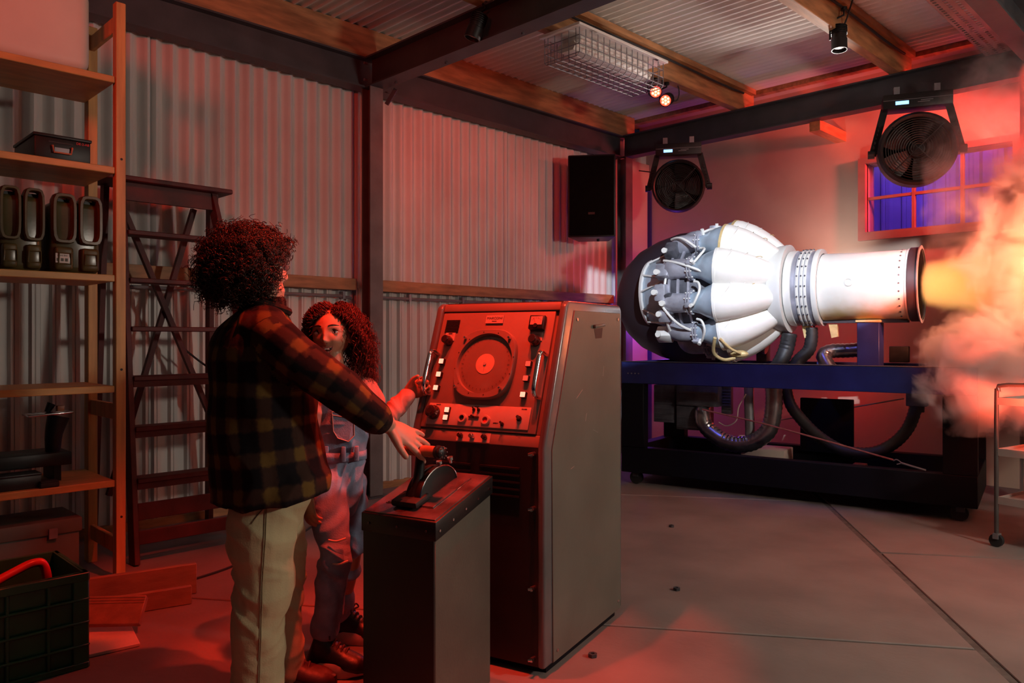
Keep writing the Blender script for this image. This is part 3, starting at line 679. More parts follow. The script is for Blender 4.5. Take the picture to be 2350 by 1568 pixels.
# two olive jerry cans on the third board: twin lobes with big grip openings
def jerry(y0, y1, label, hgt):
    z = SZ[2]; w = y1 - y0; x1 = -3.95; j = thing('jerry_can', label, 'jerry can', (-4.1, (y0 + y1) / 2, z), group='olive jerry cans on the shelf')
    MB().box((-4.30, y0 + .006, z + .001), (x1 - .035, y1 - .006, z + hgt - .03)).build('body', 'olive', j, bevel=.03, seg=4, world=True)
    for k in range(2):
        a = y0 + k * w / 2 + .004; b = a + w / 2 - .008; zl, zh = z + .135, z + hgt; m = MB(); n = 28
        vs = []
        def ring(ha, hb, cx_, za, zb, p=5):
            out = []
            for i in range(n):
                t = 2 * PI * i / n; c, s_ = math.cos(t), math.sin(t); r = (abs(c) ** p + abs(s_) ** p) ** (-1 / p)
                out.append(((a + b) / 2 + ha * r * c, (za + zb) / 2 + hb * r * s_))
            return out
        hw, hh = (b - a) / 2, (zh - zl) / 2
        for sc_, x in ((1.0, x1 - .06), (1.0, x1 - .012), (.93, x1), (.72, x1), (.64, x1 - .010), (.62, x1 - .05)):
            hs = hh - hw * (1 - sc_)
            vs += [(x, y, zz) for y, zz in ring(hw * sc_, hs, 0, zl, zh)]
        fs = [(q * n + i, q * n + (i + 1) % n, (q + 1) * n + (i + 1) % n, (q + 1) * n + i) for q in range(5) for i in range(n)]
        m.add(vs, fs).build('grip_loop', 'olive', j, smooth=True, world=True)
        MB().box((x1 - .075, a + .012, zl + .02), (x1 - .052, b - .012, zh - .02)).build('grip_recess', 'black_paint', j, world=True)
        c = MB().box((x1 - .05, a + .012, z + .012), (x1 - .008, b - .012, z + .12)).build('foot', 'olive', j, bevel=.014, seg=3, world=True)
        MB().tube([(x1 - .008, (a + b) / 2 - .026, z + .04), (x1 - .004, (a + b) / 2 - .024, z + .09), (x1 - .004, (a + b) / 2 + .024, z + .09), (x1 - .008, (a + b) / 2 + .026, z + .04), (x1 - .008, (a + b) / 2 - .026, z + .04)], .004, 6).build('ring_handle', 'olive', c, world=True)
    return j
jerry(.80, .985, 'brownish olive jerry can on the third board at the left edge', .372)
j2 = jerry(1.005, 1.225, 'shiny olive jerry can with a small white label beside the post', .365)
lb = MB().box((-3.958, 1.022, SZ[2] + .045), (-3.9568, 1.078, SZ[2] + .088)).build('label', 'paper', j2, world=True)
for k in range(3): MB().box((-3.9568, 1.026 + k * .017, SZ[2] + .052), (-3.9562, 1.038 + k * .017, SZ[2] + .066)).build('pictogram', 'card_grey', lb, world=True)
text('GGVS 3H1', .0095, 'card_grey', j2, (-3.9562, 1.05, SZ[2] + .078), MR, world=True)
# things on the lowest board
z5 = SZ[4]
sc5 = thing('bench_balance', 'dark bench instrument with a bright chrome plate on the lowest board', 'instrument', (-4.1, 1.0, z5))
MB().box((-4.30, .55, z5 + .075), (-4.07, 1.12, z5 + .135)).build('bed', 'black_paint', sc5, bevel=.004, world=True)
for y in (.62, 1.05): MB().box((-4.27, y, z5 + .001), (-4.09, y + .03, z5 + .075)).build('foot', 'black_paint', sc5, world=True)
MB().tube([(-4.15, 1.06, z5 + .13), (-4.15, 1.065, z5 + .22), (-4.15, 1.085, z5 + .30)], [.032, .038, .048], 14, 3).build('column', 'black_paint', sc5, smooth=True, world=True)
MB().obox((-4.15, 1.04, z5 + .315), (.12, .19, .009), rot('X', .04)).build('plate', 'chrome', sc5, bevel=.003, world=True)
MB().box((-4.14, 1.07, z5 + .325), (-4.11, 1.10, z5 + .352)).build('weight', 'grip_wood', sc5, bevel=.003, world=True)
MB().cyl((-4.17, 1.04, z5 + .32), (-4.17, 1.06, z5 + .36), .012, .02, n=12).build('knob', 'black_plastic', sc5, world=True)
tb = thing('black_tool_box', 'long black tool box on the lowest board at the left edge', 'tool box', (-4.0, .75, z5))
MB().box((-4.06, .52, z5 + .001), (-3.955, .965, z5 + .058)).build('body', 'black_plastic', tb, bevel=.004, world=True)
MB().box((-4.062, .518, z5 + .058), (-3.953, .967, z5 + .068)).build('lid', 'black_plastic', tb, bevel=.003, world=True)
pk = thing('black_pouch', 'small black box lying at the front edge of the lowest board', 'box', (-3.95, 1.0, z5))
MB().box((-4.00, .955, z5 + .001), (-3.925, 1.03, z5 + .024)).build('body', 'black_rubber', pk, bevel=.004, world=True)
MB().box((-3.998, .957, z5 + .024), (-3.927, 1.028, z5 + .029)).build('lid', 'black_rubber', pk, bevel=.002, world=True)
# grey chest under the shelving
gc = thing('grey_chest', 'dull grey lidded chest standing under the lowest shelf board', 'chest', (-4.1, .9, 0))
MB().box((-4.28, .45, .001), (-3.99, 1.13, .285)).build('body', 'card_grey', gc, bevel=.006, world=True)
MB().box((-4.29, .44, .25), (-3.98, 1.14, .315)).build('lid', 'card_grey', gc, bevel=.006, world=True)
for y in (.6, 1.0): MB().box((-3.98, y, .235), (-3.972, y + .035, .28)).build('clasp', 'galv', gc, world=True)
# green crate with a red hose
cx0, cx1, cy0, cy1, ch = -3.345, -2.96, .27, .868, .333
crt = thing('plastic_crate', 'dark green ribbed plastic crate on the floor, bottom left', 'crate', ((cx0 + cx1) / 2, (cy0 + cy1) / 2, 0))
def cbox(a, b, name='rib', bev=.003): return MB().box(a, b).build(name, 'green_crate', crt, bevel=bev, seg=1, world=True)
cbox((cx0 + .01, cy0 + .01, .012), (cx1 - .01, cy1 - .01, .02), 'bottom')
t = .014
for a, b in (((cx0 + .012, cy0 + .012, .012), (cx0 + .018, cy1 - .012, ch)), ((cx1 - .018, cy0 + .012, .012), (cx1 - .012, cy1 - .012, ch)), ((cx0 + .012, cy0 + .012, .012), (cx1 - .012, cy0 + .018, ch)), ((cx0 + .012, cy1 - .018, .012), (cx1 - .012, cy1 - .012, ch))): cbox(a, b, 'side_wall', 0)
for z, h_ in ((ch - .03, .03), (.235, .010), (.155, .010), (.075, .010), (0, .022)):
    for a, b in (((cx1 - .012, cy0, z), (cx1 + .004, cy1, z + h_)), ((cx0, cy1 - .012, z), (cx1, cy1 + .004, z + h_)), ((cx0 - .004, cy0, z), (cx0 + .012, cy1, z + h_)), ((cx0, cy0 - .004, z), (cx1, cy0 + .012, z + h_))): cbox(a, b, 'rib')
for y in (cy1 - .05, cy1 - .13, cy1 - .25, cy1 - .37, cy0): cbox((cx1 - .012, y, 0), (cx1 + .002, y + (.05 if y > cy1 - .1 or y == cy0 else .012), ch), 'upright')
for x in (cx0, cx0 + .12, cx0 + .25, cx1 - .05): cbox((x, cy1 - .012, 0), (x + (.05 if x in (cx0, cx1 - .05) else .012), cy1 + .002, ch), 'upright')
hs = thing('red_hose', 'glossy red hose coiled inside the green crate', 'hose', (-3.15, .55, .2))
MB().tube([(-3.0, .33, .25), (-3.05, .50, .29), (-3.08, .66, .345), (-3.09, .73, .365), (-3.10, .765, .345), (-3.105, .775, .26), (-3.12, .74, .18), (-3.2, .6, .17), (-3.28, .42, .22), (-3.22, .36, .30), (-3.19, .48, .315), (-3.16, .60, .27)], .015, 10, 6).build('hose', 'red_hose', hs, smooth=True, world=True)
MB().cyl((-3.16, .60, .27), (-3.15, .65, .25), .019, n=12).build('coupling', 'steel_bright', hs, world=True)
tag(MB().obox((-3.05, .475, .33), (.10, .004, .12), rot('X', -.3)).build('paper_sheet', 'paper'), 'small white paper sheet sticking out of the green crate', 'paper')
for k in range(1): tag(MB().tube([(-3.26 + k * .08, .45 + .1 * k, .055), (-3.24 + k * .08, .55 + .1 * k, .12), (-3.22 + k * .07, .65 + .06 * k, .19)], [.028, .03, .018], 12, 3).build('hand_tool', 'black_plastic'), 'black tool handle lying inside the green crate', 'tool')
# timber on the floor
d = Vector((.10, .985, 0)).normalized(); nrm = Vector((-d.y, d.x, 0)); e0 = Vector((-3.47, .92, 0)); e1 = Vector((-3.354, 1.39, 0))
def plank(p, q, off, hh, th, label):
    p, q = p + nrm * off, q + nrm * off
    o = MB().bar(p + Vector((0, 0, hh / 2 + .001)), q + Vector((0, 0, hh / 2 + .001)), th, hh).build('wooden_plank', 'plank_wood', bevel=.003, seg=1)
    tag(o, label, 'plank'); return o
plank(e0, e1, 0, .078, .024, 'front brown plank standing on edge beside the green crate')
plank(e0 + d * .0, e1 + d * .06, .13, .135, .028, 'taller brown plank on edge behind the front one')
o = MB().obox((-3.26, 1.03, .079), (.115, .26, .028), rot('Z', -.72) @ rot('Y', .85)).build('wood_offcut', 'plank_wood', bevel=.003, seg=1); tag(o, 'short ribbed wood offcut leaning on the floor beside the pale board', 'wood')
for k in range(3):
    MB().obox((-3.26, 1.03, .079), (.004, .258, .003), rot('Z', -.72) @ rot('Y', .85)).build('ridge', 'plank_wood', o).data.transform(Matrix.Translation((rot('Z', -.72) @ rot('Y', .85) @ Vector((-.050 + k * .011, 0, .0145)))))
q = [Vector((p[0], p[1], 0)) for p in ((-3.42, .94), (-3.05, .80), (-3.02, 1.06), (-3.33, 1.12))]
bd = MB().prism([(p.x, p.y) for p in q], .001, .014).build('pale_board', 'pale_board', bevel=.002, seg=1); tag(bd, 'pale flat board lying on the floor beside the crate', 'board')

# ------------------------------------------------------------------ step ladder
ld = thing('step_ladder', 'dark red wooden step ladder leaning by the corrugated wall', 'ladder', (-4.3, 1.8, 0))
zt = 2.0; ya, yb, yA, yB = 1.47, 1.97, 1.42, 2.28     # rail distance: top and foot
def rail(k, z): return yA + (ya - yA) * z / zt if k == 0 else yB + (yb - yB) * z / zt
def fx(z): return -4.12 - .36 * z / zt
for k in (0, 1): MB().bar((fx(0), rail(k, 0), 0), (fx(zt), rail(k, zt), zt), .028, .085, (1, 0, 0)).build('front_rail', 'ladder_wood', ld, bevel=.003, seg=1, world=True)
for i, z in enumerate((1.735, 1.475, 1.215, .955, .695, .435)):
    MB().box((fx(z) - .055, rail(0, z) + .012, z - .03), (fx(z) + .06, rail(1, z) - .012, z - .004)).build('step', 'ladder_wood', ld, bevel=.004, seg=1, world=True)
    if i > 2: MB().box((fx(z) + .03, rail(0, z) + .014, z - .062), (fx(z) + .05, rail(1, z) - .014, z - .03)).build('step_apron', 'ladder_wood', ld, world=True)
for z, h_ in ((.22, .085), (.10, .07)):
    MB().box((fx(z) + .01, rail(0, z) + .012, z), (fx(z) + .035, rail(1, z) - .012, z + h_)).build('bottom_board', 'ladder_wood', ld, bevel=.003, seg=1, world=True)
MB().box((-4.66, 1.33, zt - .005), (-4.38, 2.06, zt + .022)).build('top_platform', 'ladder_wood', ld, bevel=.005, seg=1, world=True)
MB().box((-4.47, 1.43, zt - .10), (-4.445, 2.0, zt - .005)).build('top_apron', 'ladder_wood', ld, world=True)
bx0 = -4.60; bxf = -4.80
for k in (0, 1): MB().bar((bx0, (1.43, 2.02)[k], zt - .01), (bxf, (1.43, 2.10)[k], 0), .028, .06, (1, 0, 0)).build('rear_leg', 'ladder_wood', ld, world=True)
MB().bar((-4.585, 1.50, zt - .08), (-4.72, 2.12, .55), .028, .036, (1, 0, 0)).build('cross_brace', 'ladder_wood', ld, world=True)
MB().bar((-4.625, 1.93, zt - .08), (-4.76, 1.50, .25), .028, .036, (1, 0, 0)).build('cross_brace', 'ladder_wood', ld, world=True)
tag(MB().tube([(-4.70, 1.86, 1.12), (-4.66, 2.02, .98), (-4.62, 2.2, .86), (-4.6, 2.4, .80)], .006, 6, 5).build('hanging_cable', 'black_rubber'), 'thin black cable hanging beside the ladder', 'cable')
tag(MB().tube([(-3.66, 1.52, .006), (-3.72, 1.72, .006), (-3.86, 1.98, .006), (-4.05, 2.3, .006), (-4.3, 2.6, .006)], .006, 6, 5).build('floor_cable', 'black_rubber'), 'thin black cable on the floor at the ladder foot', 'cable')
tag(MB().tube([(-3.70, 2.62, .008), (-3.62, 2.5, .008), (-3.45, 2.42, .008), (-3.4, 2.52, .03), (-3.5, 2.62, .016), (-3.62, 2.55, .02), (-3.55, 2.45, .008), (-3.3, 2.4, .008), (-2.6, 2.35, .008)], .007, 6, 5).build('floor_cable', 'black_rubber'), 'black cable coiled on the floor behind the pedestal', 'cable')

# ------------------------------------------------------------------ speaker in the corner
sp = at(1360, 457, 7.15); spk = thing('loudspeaker', 'tall black loudspeaker hung high in the room corner', 'speaker', sp, math.radians(36))
sw, sd, shh = .43, .34, .745
MB().prism([(-sw / 2, -sd / 2), (sw / 2, -sd / 2), (sw * .34, sd / 2), (-sw * .34, sd / 2)], -shh / 2, shh / 2).build('cabinet', 'black_paint', spk, bevel=.01)
MB().box((-sw / 2 + .015, -sd / 2 - .012, -shh / 2 + .015), (sw / 2 - .015, -sd / 2, shh / 2 - .015)).build('grille', 'black_mesh', spk, bevel=.006)
MB().box((-.03, -sd / 2 - .015, -.17), (.03, -sd / 2 - .012, -.15)).build('badge', 'console_dark', spk)
MB().box((-.06, sd / 2, -.1), (.06, sd / 2 + .30, .0)).build('wall_bracket', 'steel', spk)
MB().cyl((.05, 0, -shh / 2), (.05, 0, -shh / 2 - .02), .012, n=10).build('foot_stud', 'black_rubber', spk)

# ------------------------------------------------------------------ engine stand
EA = math.atan2(.185, .983); ea = Vector((.983, .185, 0)).normalized(); en = Vector((-ea.y, ea.x, 0))
SO = Vector((-3.72, 4.943, 0))
st = thing('engine_stand', 'heavy dark blue steel stand on castors under the jet engine', 'stand', SO, EA)
LS, DS, ZS, ZL = 2.42, .92, .963, .095
def sb(a, b, name, m='stand_blue', par=None, bev=.004): return MB().box(a, b).build(name, m, par or st, bevel=bev, seg=1)
sb((0, 0, ZS - .17), (LS, .09, ZS), 'top_rail'); sb((0, DS - .09, ZS - .17), (LS, DS, ZS), 'top_rail')
sb((0, .09, ZS - .17), (.09, DS - .09, ZS), 'end_rail'); sb((LS - .09, .09, ZS - .17), (LS, DS - .09, ZS), 'end_rail')
for x in (0, LS - .19):
    for y in (0, DS - .09): sb((x, y, ZL + .20), (x + .19, y + .09, ZS - .17), 'leg', 'stand_black')
for y in (0, DS - .09): sb((0, y, ZL), (LS, y + .09, ZL + .20), 'bottom_rail', 'stand_black')
for x in (0, LS - .09): sb((x, .09, ZL), (x + .09, DS - .09, ZL + .20), 'bottom_cross_rail', 'stand_black')
sb((.09, .09, ZL + .05), (LS - .09, DS - .09, ZL + .07), 'bottom_tray', 'stand_black')
sb((-.002, -.004, ZS - .001), (LS + .002, .094, ZS + .004), 'rail_cap', 'steel')
for x in (.10, LS - .10):
    for y in (.07, DS - .08):
        c = thing
        fk = MB().box((x - .02, y - .035, .06), (x + .03, y + .035, ZL)).build('castor_fork', 'steel', st)
        MB().cyl((x, y - .02, .05), (x, y + .02, .05), .0495, n=18).build('castor_wheel', 'black_rubber', fk, smooth=True)
for k in range(4): MB().cyl((.06 + k * .03, -.001, ZS - .09), (.06 + k * .03, -.006, ZS - .09), .006, n=8).build('bolt', 'galv', st)
# saddle post carrying the tail pipe
pp = thing('saddle_post', 'blue square post holding up the engine tail pipe', 'post', tuple(SO + ea * 0), EA)
MB().box((1.665, .36, ZS - .17), (1.81, .55, 1.26)).build('post', 'stand_blue', pp, bevel=.004, seg=1)
MB().box((1.655, .35, 1.26), (1.82, .56, 1.278)).build('saddle', 'eng_gold', pp, bevel=.004, seg=1)

# ------------------------------------------------------------------ jet engine: its projected picture built as solid parts
EO = Vector((-3.713, 5.402, 0)); ZA = 1.52
eng = thing('jet_engine', 'projected white and silver jet engine with bulging combustion cans and a tail pipe', 'engine', (EO.x, EO.y, ZA), EA)
AX = (1, 0, 0)
def lz(prof, name, m, par=None, n=48, o=(0, 0, 0), **k): return MB().lathe([(r, x) for x, r in prof], o, AX, n).build(name, m, par or eng, smooth=True, **k)
# dark round cowl behind: the form outside the projected picture, painted unlit
unlit_hull = [(-.34, .001), (-.335, .10), (-.30, .22), (-.22, .34), (-.10, .44), (.06, .51), (.24, .56), (.42, .565), (.56, .545), (.72, .46), (.88, .37), (.98, .30), (1.0, .001)]
lz(unlit_hull, 'dark_cowl', 'unlit_hull', o=(-.13, .37, -.03), n=64)
# intake cage
QX = .15
cone = lz([(x + QX, r) for x, r in ((-.17, .001), (-.17, .25), (-.15, .265), (.06, .335), (.10, .335), (.10, .001))], 'intake_cone', 'eng_blue', n=24)
lz([(x + QX, r) for x, r in ((-.176, .252), (-.176, .275), (-.155, .282), (-.145, .265))], 'intake_ring', 'eng_white', cone)
lz([(x + QX, r) for x, r in ((.04, .332), (.04, .352), (.09, .352), (.09, .332))], 'intake_ring', 'eng_grey', cone)
for k in range(12):
    a = 2 * PI * k / 12; b = a + (.22 if k % 2 else -.22)
    MB().cyl((-.16 + QX, .275 * math.cos(a), .275 * math.sin(a)), (.06 + QX, .345 * math.cos(b), .345 * math.sin(b)), .008, n=6).build('cage_strut', 'eng_white', cone)
# wheel case with dark gaps
lz([(.10 + QX, .001), (.10 + QX, .38), (.14 + QX, .40), (.30 + QX, .38), (.60, .34), (.70, .30), (.85, .24), (1.0, .22), (1.0, .001)], 'core_casing', 'eng_dark')
for x, r in ((.13 + QX, .405), (.20 + QX, .40), (.28 + QX, .39)): lz([(x, r - .02), (x, r + .008), (x + .018, r + .008), (x + .018, r - .02)], 'casing_flange', 'eng_grey')
def ring_pt(x, r, a): return Vector((x, -r * math.cos(a), r * math.sin(a)))     # a=0 faces the camera side
NC = 10
for i in range(NC):
    a = math.radians(-58 + 36 * i); c = lambda x, r, da=0.: ring_pt(x, r, -a + da)
    # air elbow, collar, bulb, wrapped can
    el = MB().tube([c(.27, .30), c(.28, .37), c(.31, .415), c(.37, .425), c(.46, .42)], [.075, .078, .078, .075, .074], 14, 4).build('air_elbow', 'eng_grey', eng, smooth=True)
    for x in (.455, .475): MB().cyl(c(x, .42), c(x + .012, .42), .094, n=20).build('collar', 'eng_grey', eng)
    for q in range(10):
        t_ = 2 * PI * q / 10; ctr = c(.455, .42); u, v = frame((1, 0, 0)); pnt = ctr + (u * math.cos(t_) + v * math.sin(t_)) * .086
        if pnt.y < .02: MB().cyl(pnt - Vector((.012, 0, 0)), pnt + Vector((.04, 0, 0)), .006, n=6).build('collar_bolt', 'eng_white', el)
    MB().tube([c(.485, .42), c(.54, .42), c(.60, .418), c(.655, .412)], [.072, .086, .118, .142], 18, 4).build('can_neck', 'eng_blue', eng, smooth=True)
    MB().tube([c(.65, .412), c(.68, .406), c(.78, .372), (c(.89, .318)), c(1.0, .255), c(1.04, .235)], [.142, .148, .138, .118, .088, .080], 20, 4).build('can_body', 'eng_wrap', eng, smooth=True)
    sm = MB().cyl(c(.65, .412), c(.667, .409), .151, n=24).build('can_seam', 'eng_gold' if i in (0, 9, 8) else 'eng_white', eng, smooth=True)
    for q in range(3):
        x = .72 + q * .085; r = .393 - q * .043; rr = .146 - q * .0135
        u, v = frame((1, 0, -.3)); ctr = c(x, r)
        MB().tube([ctr + (u * math.cos(t_) + v * math.sin(t_)) * rr + Vector((.035 * math.sin(t_ * 2 + q), 0, 0)) for t_ in np.linspace(0, 2 * PI, 25)[:-1]], .0028, 5, closed=True).build('wrap_fold', 'eng_gold' if q == 2 else 'eng_wrap', eng)
    # igniter lead between neighbours
    MB().tube([c(.49, .50), c(.52, .52), c(.55, .515, .10), c(.57, .50, .22), c(.55, .47, .33), c(.51, .46, .36)], .0095, 7, 5).build('fuel_pipe', 'eng_white', eng, smooth=True)
    MB().obox(c(.48, .512), (.05, .04, .035), rot('X', a)).build('igniter_box', 'eng_grey', eng, bevel=.006)
    MB().cyl(c(.51, .50), c(.51, .545), .014, n=10).build('igniter_plug', 'eng_white', eng)
for (x0, a0, x1, a1, r) in ((.10, .5, .50, .2, .47), (.08, -.2, .30, -.75, .46), (.12, .2, .12, -1.0, .43), (.10, 1.0, .34, .72, .48)):
    MB().tube([ring_pt(QX + x0 + (x1 - x0) * t_, r + .04 * math.sin(PI * t_), a0 + (a1 - a0) * t_) for t_ in np.linspace(0, 1, 9)], .010, 7, 3).build('loose_pipe', 'eng_white', eng, smooth=True)
# accessory boxes on the wheel case
for a, x, s_, m in ((.32, .10, (.11, .10, .10), 'eng_grey'), (-.05, .09, (.09, .09, .13), 'eng_grey'), (-.45, .11, (.10, .12, .09), 'eng_grey'), (-.92, .05, (.13, .10, .10), 'eng_white'), (.80, .12, (.10, .1, .12), 'eng_dark'), (-.25, .15, (.07, .08, .16), 'eng_dark')):
    p = ring_pt(x + QX, .43, a); o = MB().obox(p, s_, rot('X', -a)).build('accessory_box', m, eng, bevel=.012)
    MB().cyl(p + Vector((-.03, -.05, .0)), p + Vector((-.03, -.085, .0)), .022, n=10).build('accessory_cap', 'eng_white', o)
# foil strap at the bottom can
MB().tube([ring_pt(.65, .54, -.75), ring_pt(.61, .57, -1.0), ring_pt(.66, .585, -1.15), ring_pt(.74, .56, -1.2)], .013, 8, 5).build('foil_strap', 'eng_gold', eng, smooth=True)
MB().tube([ring_pt(.69, .55, -.75), ring_pt(.74, .55, -.95), ring_pt(.79, .54, -1.12)], .010, 8, 5).build('foil_strap', 'eng_gold', eng, smooth=True)
MB().sphere(ring_pt(.77, .53, -1.18), (.07, .03, .03), 9, 6).build('foil_lump', 'eng_gold', eng, smooth=True)
# turbine rings and tail pipe
lz([(1.0, .25), (1.0, .315), (1.03, .325), (1.065, .325), (1.075, .33), (1.098, .33), (1.098, .26)], 'turbine_ring', 'eng_white')
lz([(1.105, .255), (1.105, .278), (1.13, .282), (1.155, .282), (1.16, .27)], 'nozzle_band', 'eng_white')
lz([(1.16, .26), (1.16, .276), (1.185, .276), (1.185, .26)], 'nozzle_band', 'eng_grey')
for x in (1.195, 1.225, 1.25): lz([(x, .26), (x, .279), (x + .012, .283), (x + .02, .279), (x + .02, .26)], 'nozzle_rib', 'eng_white')
lz([(1.18, .268), (1.30, .272)], 'nozzle_drum', 'eng_grey')
lz([(1.30, .26), (1.30, .283), (1.318, .286), (1.334, .283), (1.334, .25)], 'rear_flange', 'eng_white')
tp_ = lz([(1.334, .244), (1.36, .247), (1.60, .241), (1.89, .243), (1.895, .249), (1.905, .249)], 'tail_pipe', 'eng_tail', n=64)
for q in range(28):
    t_ = 2 * PI * q / 28; p = ring_pt(1.86, .2435, t_)
    if p.y < .05: MB().cyl(p, ring_pt(1.86, .2475, t_), .006, n=8).build('rivet', 'eng_dark', tp_)
for x in (1.205, 1.235, 1.262):
    for q in range(24):
        t_ = 2 * PI * q / 24; p = ring_pt(x, .28, t_)
        if p.y < .02: MB().cyl(p, ring_pt(x, .289, t_), .006, n=6).build('band_bolt', 'eng_dark', tp_)
MB().lathe([(.030, 0), (.030, .008), (.022, .010), (.022, .004), (.0001, .004)], ring_pt(1.545, .238, .08), (0, -math.cos(.08), math.sin(.08)), 20).build('boss', 'eng_white', tp_, smooth=True)
lz([(1.905, .249), (1.91, .256), (1.965, .256), (1.965, .244), (1.92, .240), (1.5, .230), (1.5, .001)], 'exhaust_ring', 'unlit_hull', n=64)
lz([(1.966, .244), (1.966, .266), (1.974, .268), (1.976, .246)], 'exhaust_lip', 'eng_grey', n=64)
# lower trim box under the tail pipe
MB().box((1.335, -.05, -.262), (1.89, .05, -.235)).build('under_rail', 'unlit_hull', eng)
for x in (1.20, 1.39):
    MB().prism([(x, -.37), (x + .045, -.36), (x + .04, -.27), (x - .02, -.27)], -.03, .0, Matrix(((1, 0, 0, 0), (0, 0, 1, 0), (0, 1, 0, 0), (0, 0, 0, 1)))).build('torn_foil', 'eng_gold', eng)
# ------------------------------------------------------------------ hoses and gear in the stand
def rib_hose(name, label, pts, r, m, every=.022, cat='hose', seg=8, n=12, amp=.055):
    P = cr(pts, seg); out = []; d_ = 0; L = [0]
    for a, b in zip(P[:-1], P[1:]): L.append(L[-1] + float(np.linalg.norm(b - a)))
    N = max(8, int(L[-1] / (every / 2))); ss = np.linspace(0, L[-1], N); PP = [tuple(np.interp(s_, L, [p[k] for p in P]) for k in range(3)) for s_ in ss]
    mb = MB(); vs = []; u = None
    for i, p in enumerate(PP):
        p = Vector(p); t_ = Vector(PP[min(i + 1, N - 1)]) - Vector(PP[max(i - 1, 0)]); u, w = frame(t_, u) if u is not None else frame(t_)
        rr = r * (1 + (amp if i % 2 else -amp * .6))
        vs += [p + (u * math.cos(2 * PI * k / n) + w * math.sin(2 * PI * k / n)) * rr for k in range(n)]
    mb.add(vs, [(i * n + k, i * n + (k + 1) % n, (i + 1) * n + (k + 1) % n, (i + 1) * n + k) for i in range(N - 1) for k in range(n)] + [tuple(range(n - 1, -1, -1)), tuple(range((N - 1) * n, N * n))])
    o = mb.build(name, m, smooth=True); tag(o, label, cat); return o
A = lambda px, py, dy: onplane(px, py, SO + en * dy, en)      # picture point in the plane dy behind the stand front
rib_hose('corrugated_hose', 'black corrugated hose hanging from the turbine ring', [A(1812, 765, .42), A(1806, 795, .42), A(1796, 822, .40), A(1780, 850, .38), A(1765, 885, .36)], .055, 'hose_dark', .03)
rib_hose('corrugated_hose', 'black corrugated hose bending down right of the first one', [A(1862, 752, .45), A(1862, 780, .45), A(1855, 805, .45), A(1830, 830, .43), A(1812, 860, .40)], .045, 'hose_dark', .026)
rib_hose('flexible_duct', 'silver flexible duct lying on the stand before the blue post', [A(1972, 803, .55), A(1940, 805, .55), A(1908, 806, .53), A(1890, 815, .50), A(1896, 832, .48), A(1915, 862, .46)], .052, 'duct', .03)
rib_hose('flexible_duct', 'silver flexible duct under the engine cans', [A(1760, 800, .72), A(1720, 790, .72), A(1690, 800, .7), A(1668, 828, .66), A(1655, 860, .6)], .05, 'duct', .03)
rib_hose('exhaust_duct', 'silver duct hanging in a U below the stand top', [A(1776, 880, .30), A(1775, 940, .30), A(1762, 990, .30), A(1720, 1018, .30), A(1670, 1015, .30), A(1625, 985, .30), A(1612, 955, .32), A(1614, 925, .4)], .062, 'duct', .032)
rib_hose('drain_hose', 'long dark hose sagging under the stand top', [A(1802, 880, .42), A(1815, 930, .42), A(1850, 975, .40), A(1890, 1010, .36), A(1940, 1036, .32), A(2000, 1040, .32), A(2050, 1018, .36), A(2085, 980, .42), A(2103, 930, .45), A(2106, 905, .46)], .042, 'hose_dark', .03)
o = thing('pipe_box', 'dark box coupling at the end of the sagging hose', 'coupling', A(2105, 900, .46))
MB().obox(A(2105, 912, .46), (.13, .11, .12), rot('Z', EA)).build('body', 'machine', o, bevel=.006, world=True); MB().cyl(A(2104, 925, .46), A(2103, 945, .46), .05, n=14).build('ring', 'hose_dark', o, world=True)
rib_hose('vertical_pipe', 'grey upright pipe under the stand top', [A(1719, 885, .34), A(1719, 930, .34), A(1721, 985, .34), A(1721, 1020, .34)], .036, 'galv', .05, cat='pipe', amp=.03)
tag(MB().tube([A(1612, 940, .05), A(1750, 972, .05), A(1900, 1013, .05), A(2050, 1056, .05)], .006, 6).build('tension_rod', 'rope'), 'thin tension rod slanting across the front of the stand', 'rod')
tb_ = thing('turnbuckle', 'small metal turnbuckle at the lower end of the tension rod', 'turnbuckle', A(2060, 1062, .05))
MB().tube([A(2050, 1058, .05), A(2058, 1055, .05), A(2068, 1063, .05), A(2058, 1066, .05)], .004, 6, 3, closed=False).build('eye', 'galv', tb_, world=True)
MB().cyl(A(2068, 1063, .05), A(2125, 1080, .05), .007, n=8).build('screw', 'galv', tb_, world=True)
tag(MB().tube([A(1788, 965, .80), A(1900, 945, .80), A(2075, 915, .80)], .005, 6).build('cross_wire', 'galv'), 'thin wire slanting the other way at the back of the stand', 'wire')
tag(MB().tube([A(1712, 905, .25), A(1695, 935, .25), A(1690, 965, .27), A(1668, 978, .3), A(1650, 970, .33)], .005, 6, 5).build('thin_cable', 'white_plastic'), 'thin pale cable between pipe and machine box', 'cable')
def mbox(px0, py0, px1, py1, dy, dep, name, label, m='machine', fins=0):
    a, b = A(px0, py1, dy), A(px1, py0, dy); w = (b - a).dot(ea); hgt = b.z - a.z; t_ = thing(name, label, name.split('_')[-1], (a.x, a.y, a.z), EA)
    MB().box((0, 0, 0), (w, dep, hgt)).build('body', m, t_, bevel=.006)
    for k in range(fins): MB().box((w * .06, -.008, hgt * (.08 + .84 * k / fins)), (w * .94, 0, hgt * (.08 + .84 * k / fins) + .012)).build('fin', m, t_)
    return t_
mbox(1552, 888, 1648, 930, .30, .30, 'machine_box', 'ribbed grey machine box under the left of the stand top', 'machine', 3)
mbox(1552, 934, 1610, 985, .32, .28, 'pump_housing', 'dull metal pump housing under the machine box', 'machine', 2)
mbox(1500, 885, 1548, 968, .34, .30, 'radiator_unit', 'dark finned radiator unit at the left under the stand top', 'machine', 6)
mbox(1836, 918, 1958, 1035, .76, .04, 'backing_board', 'flat black board at the back of the stand', 'stand_black')
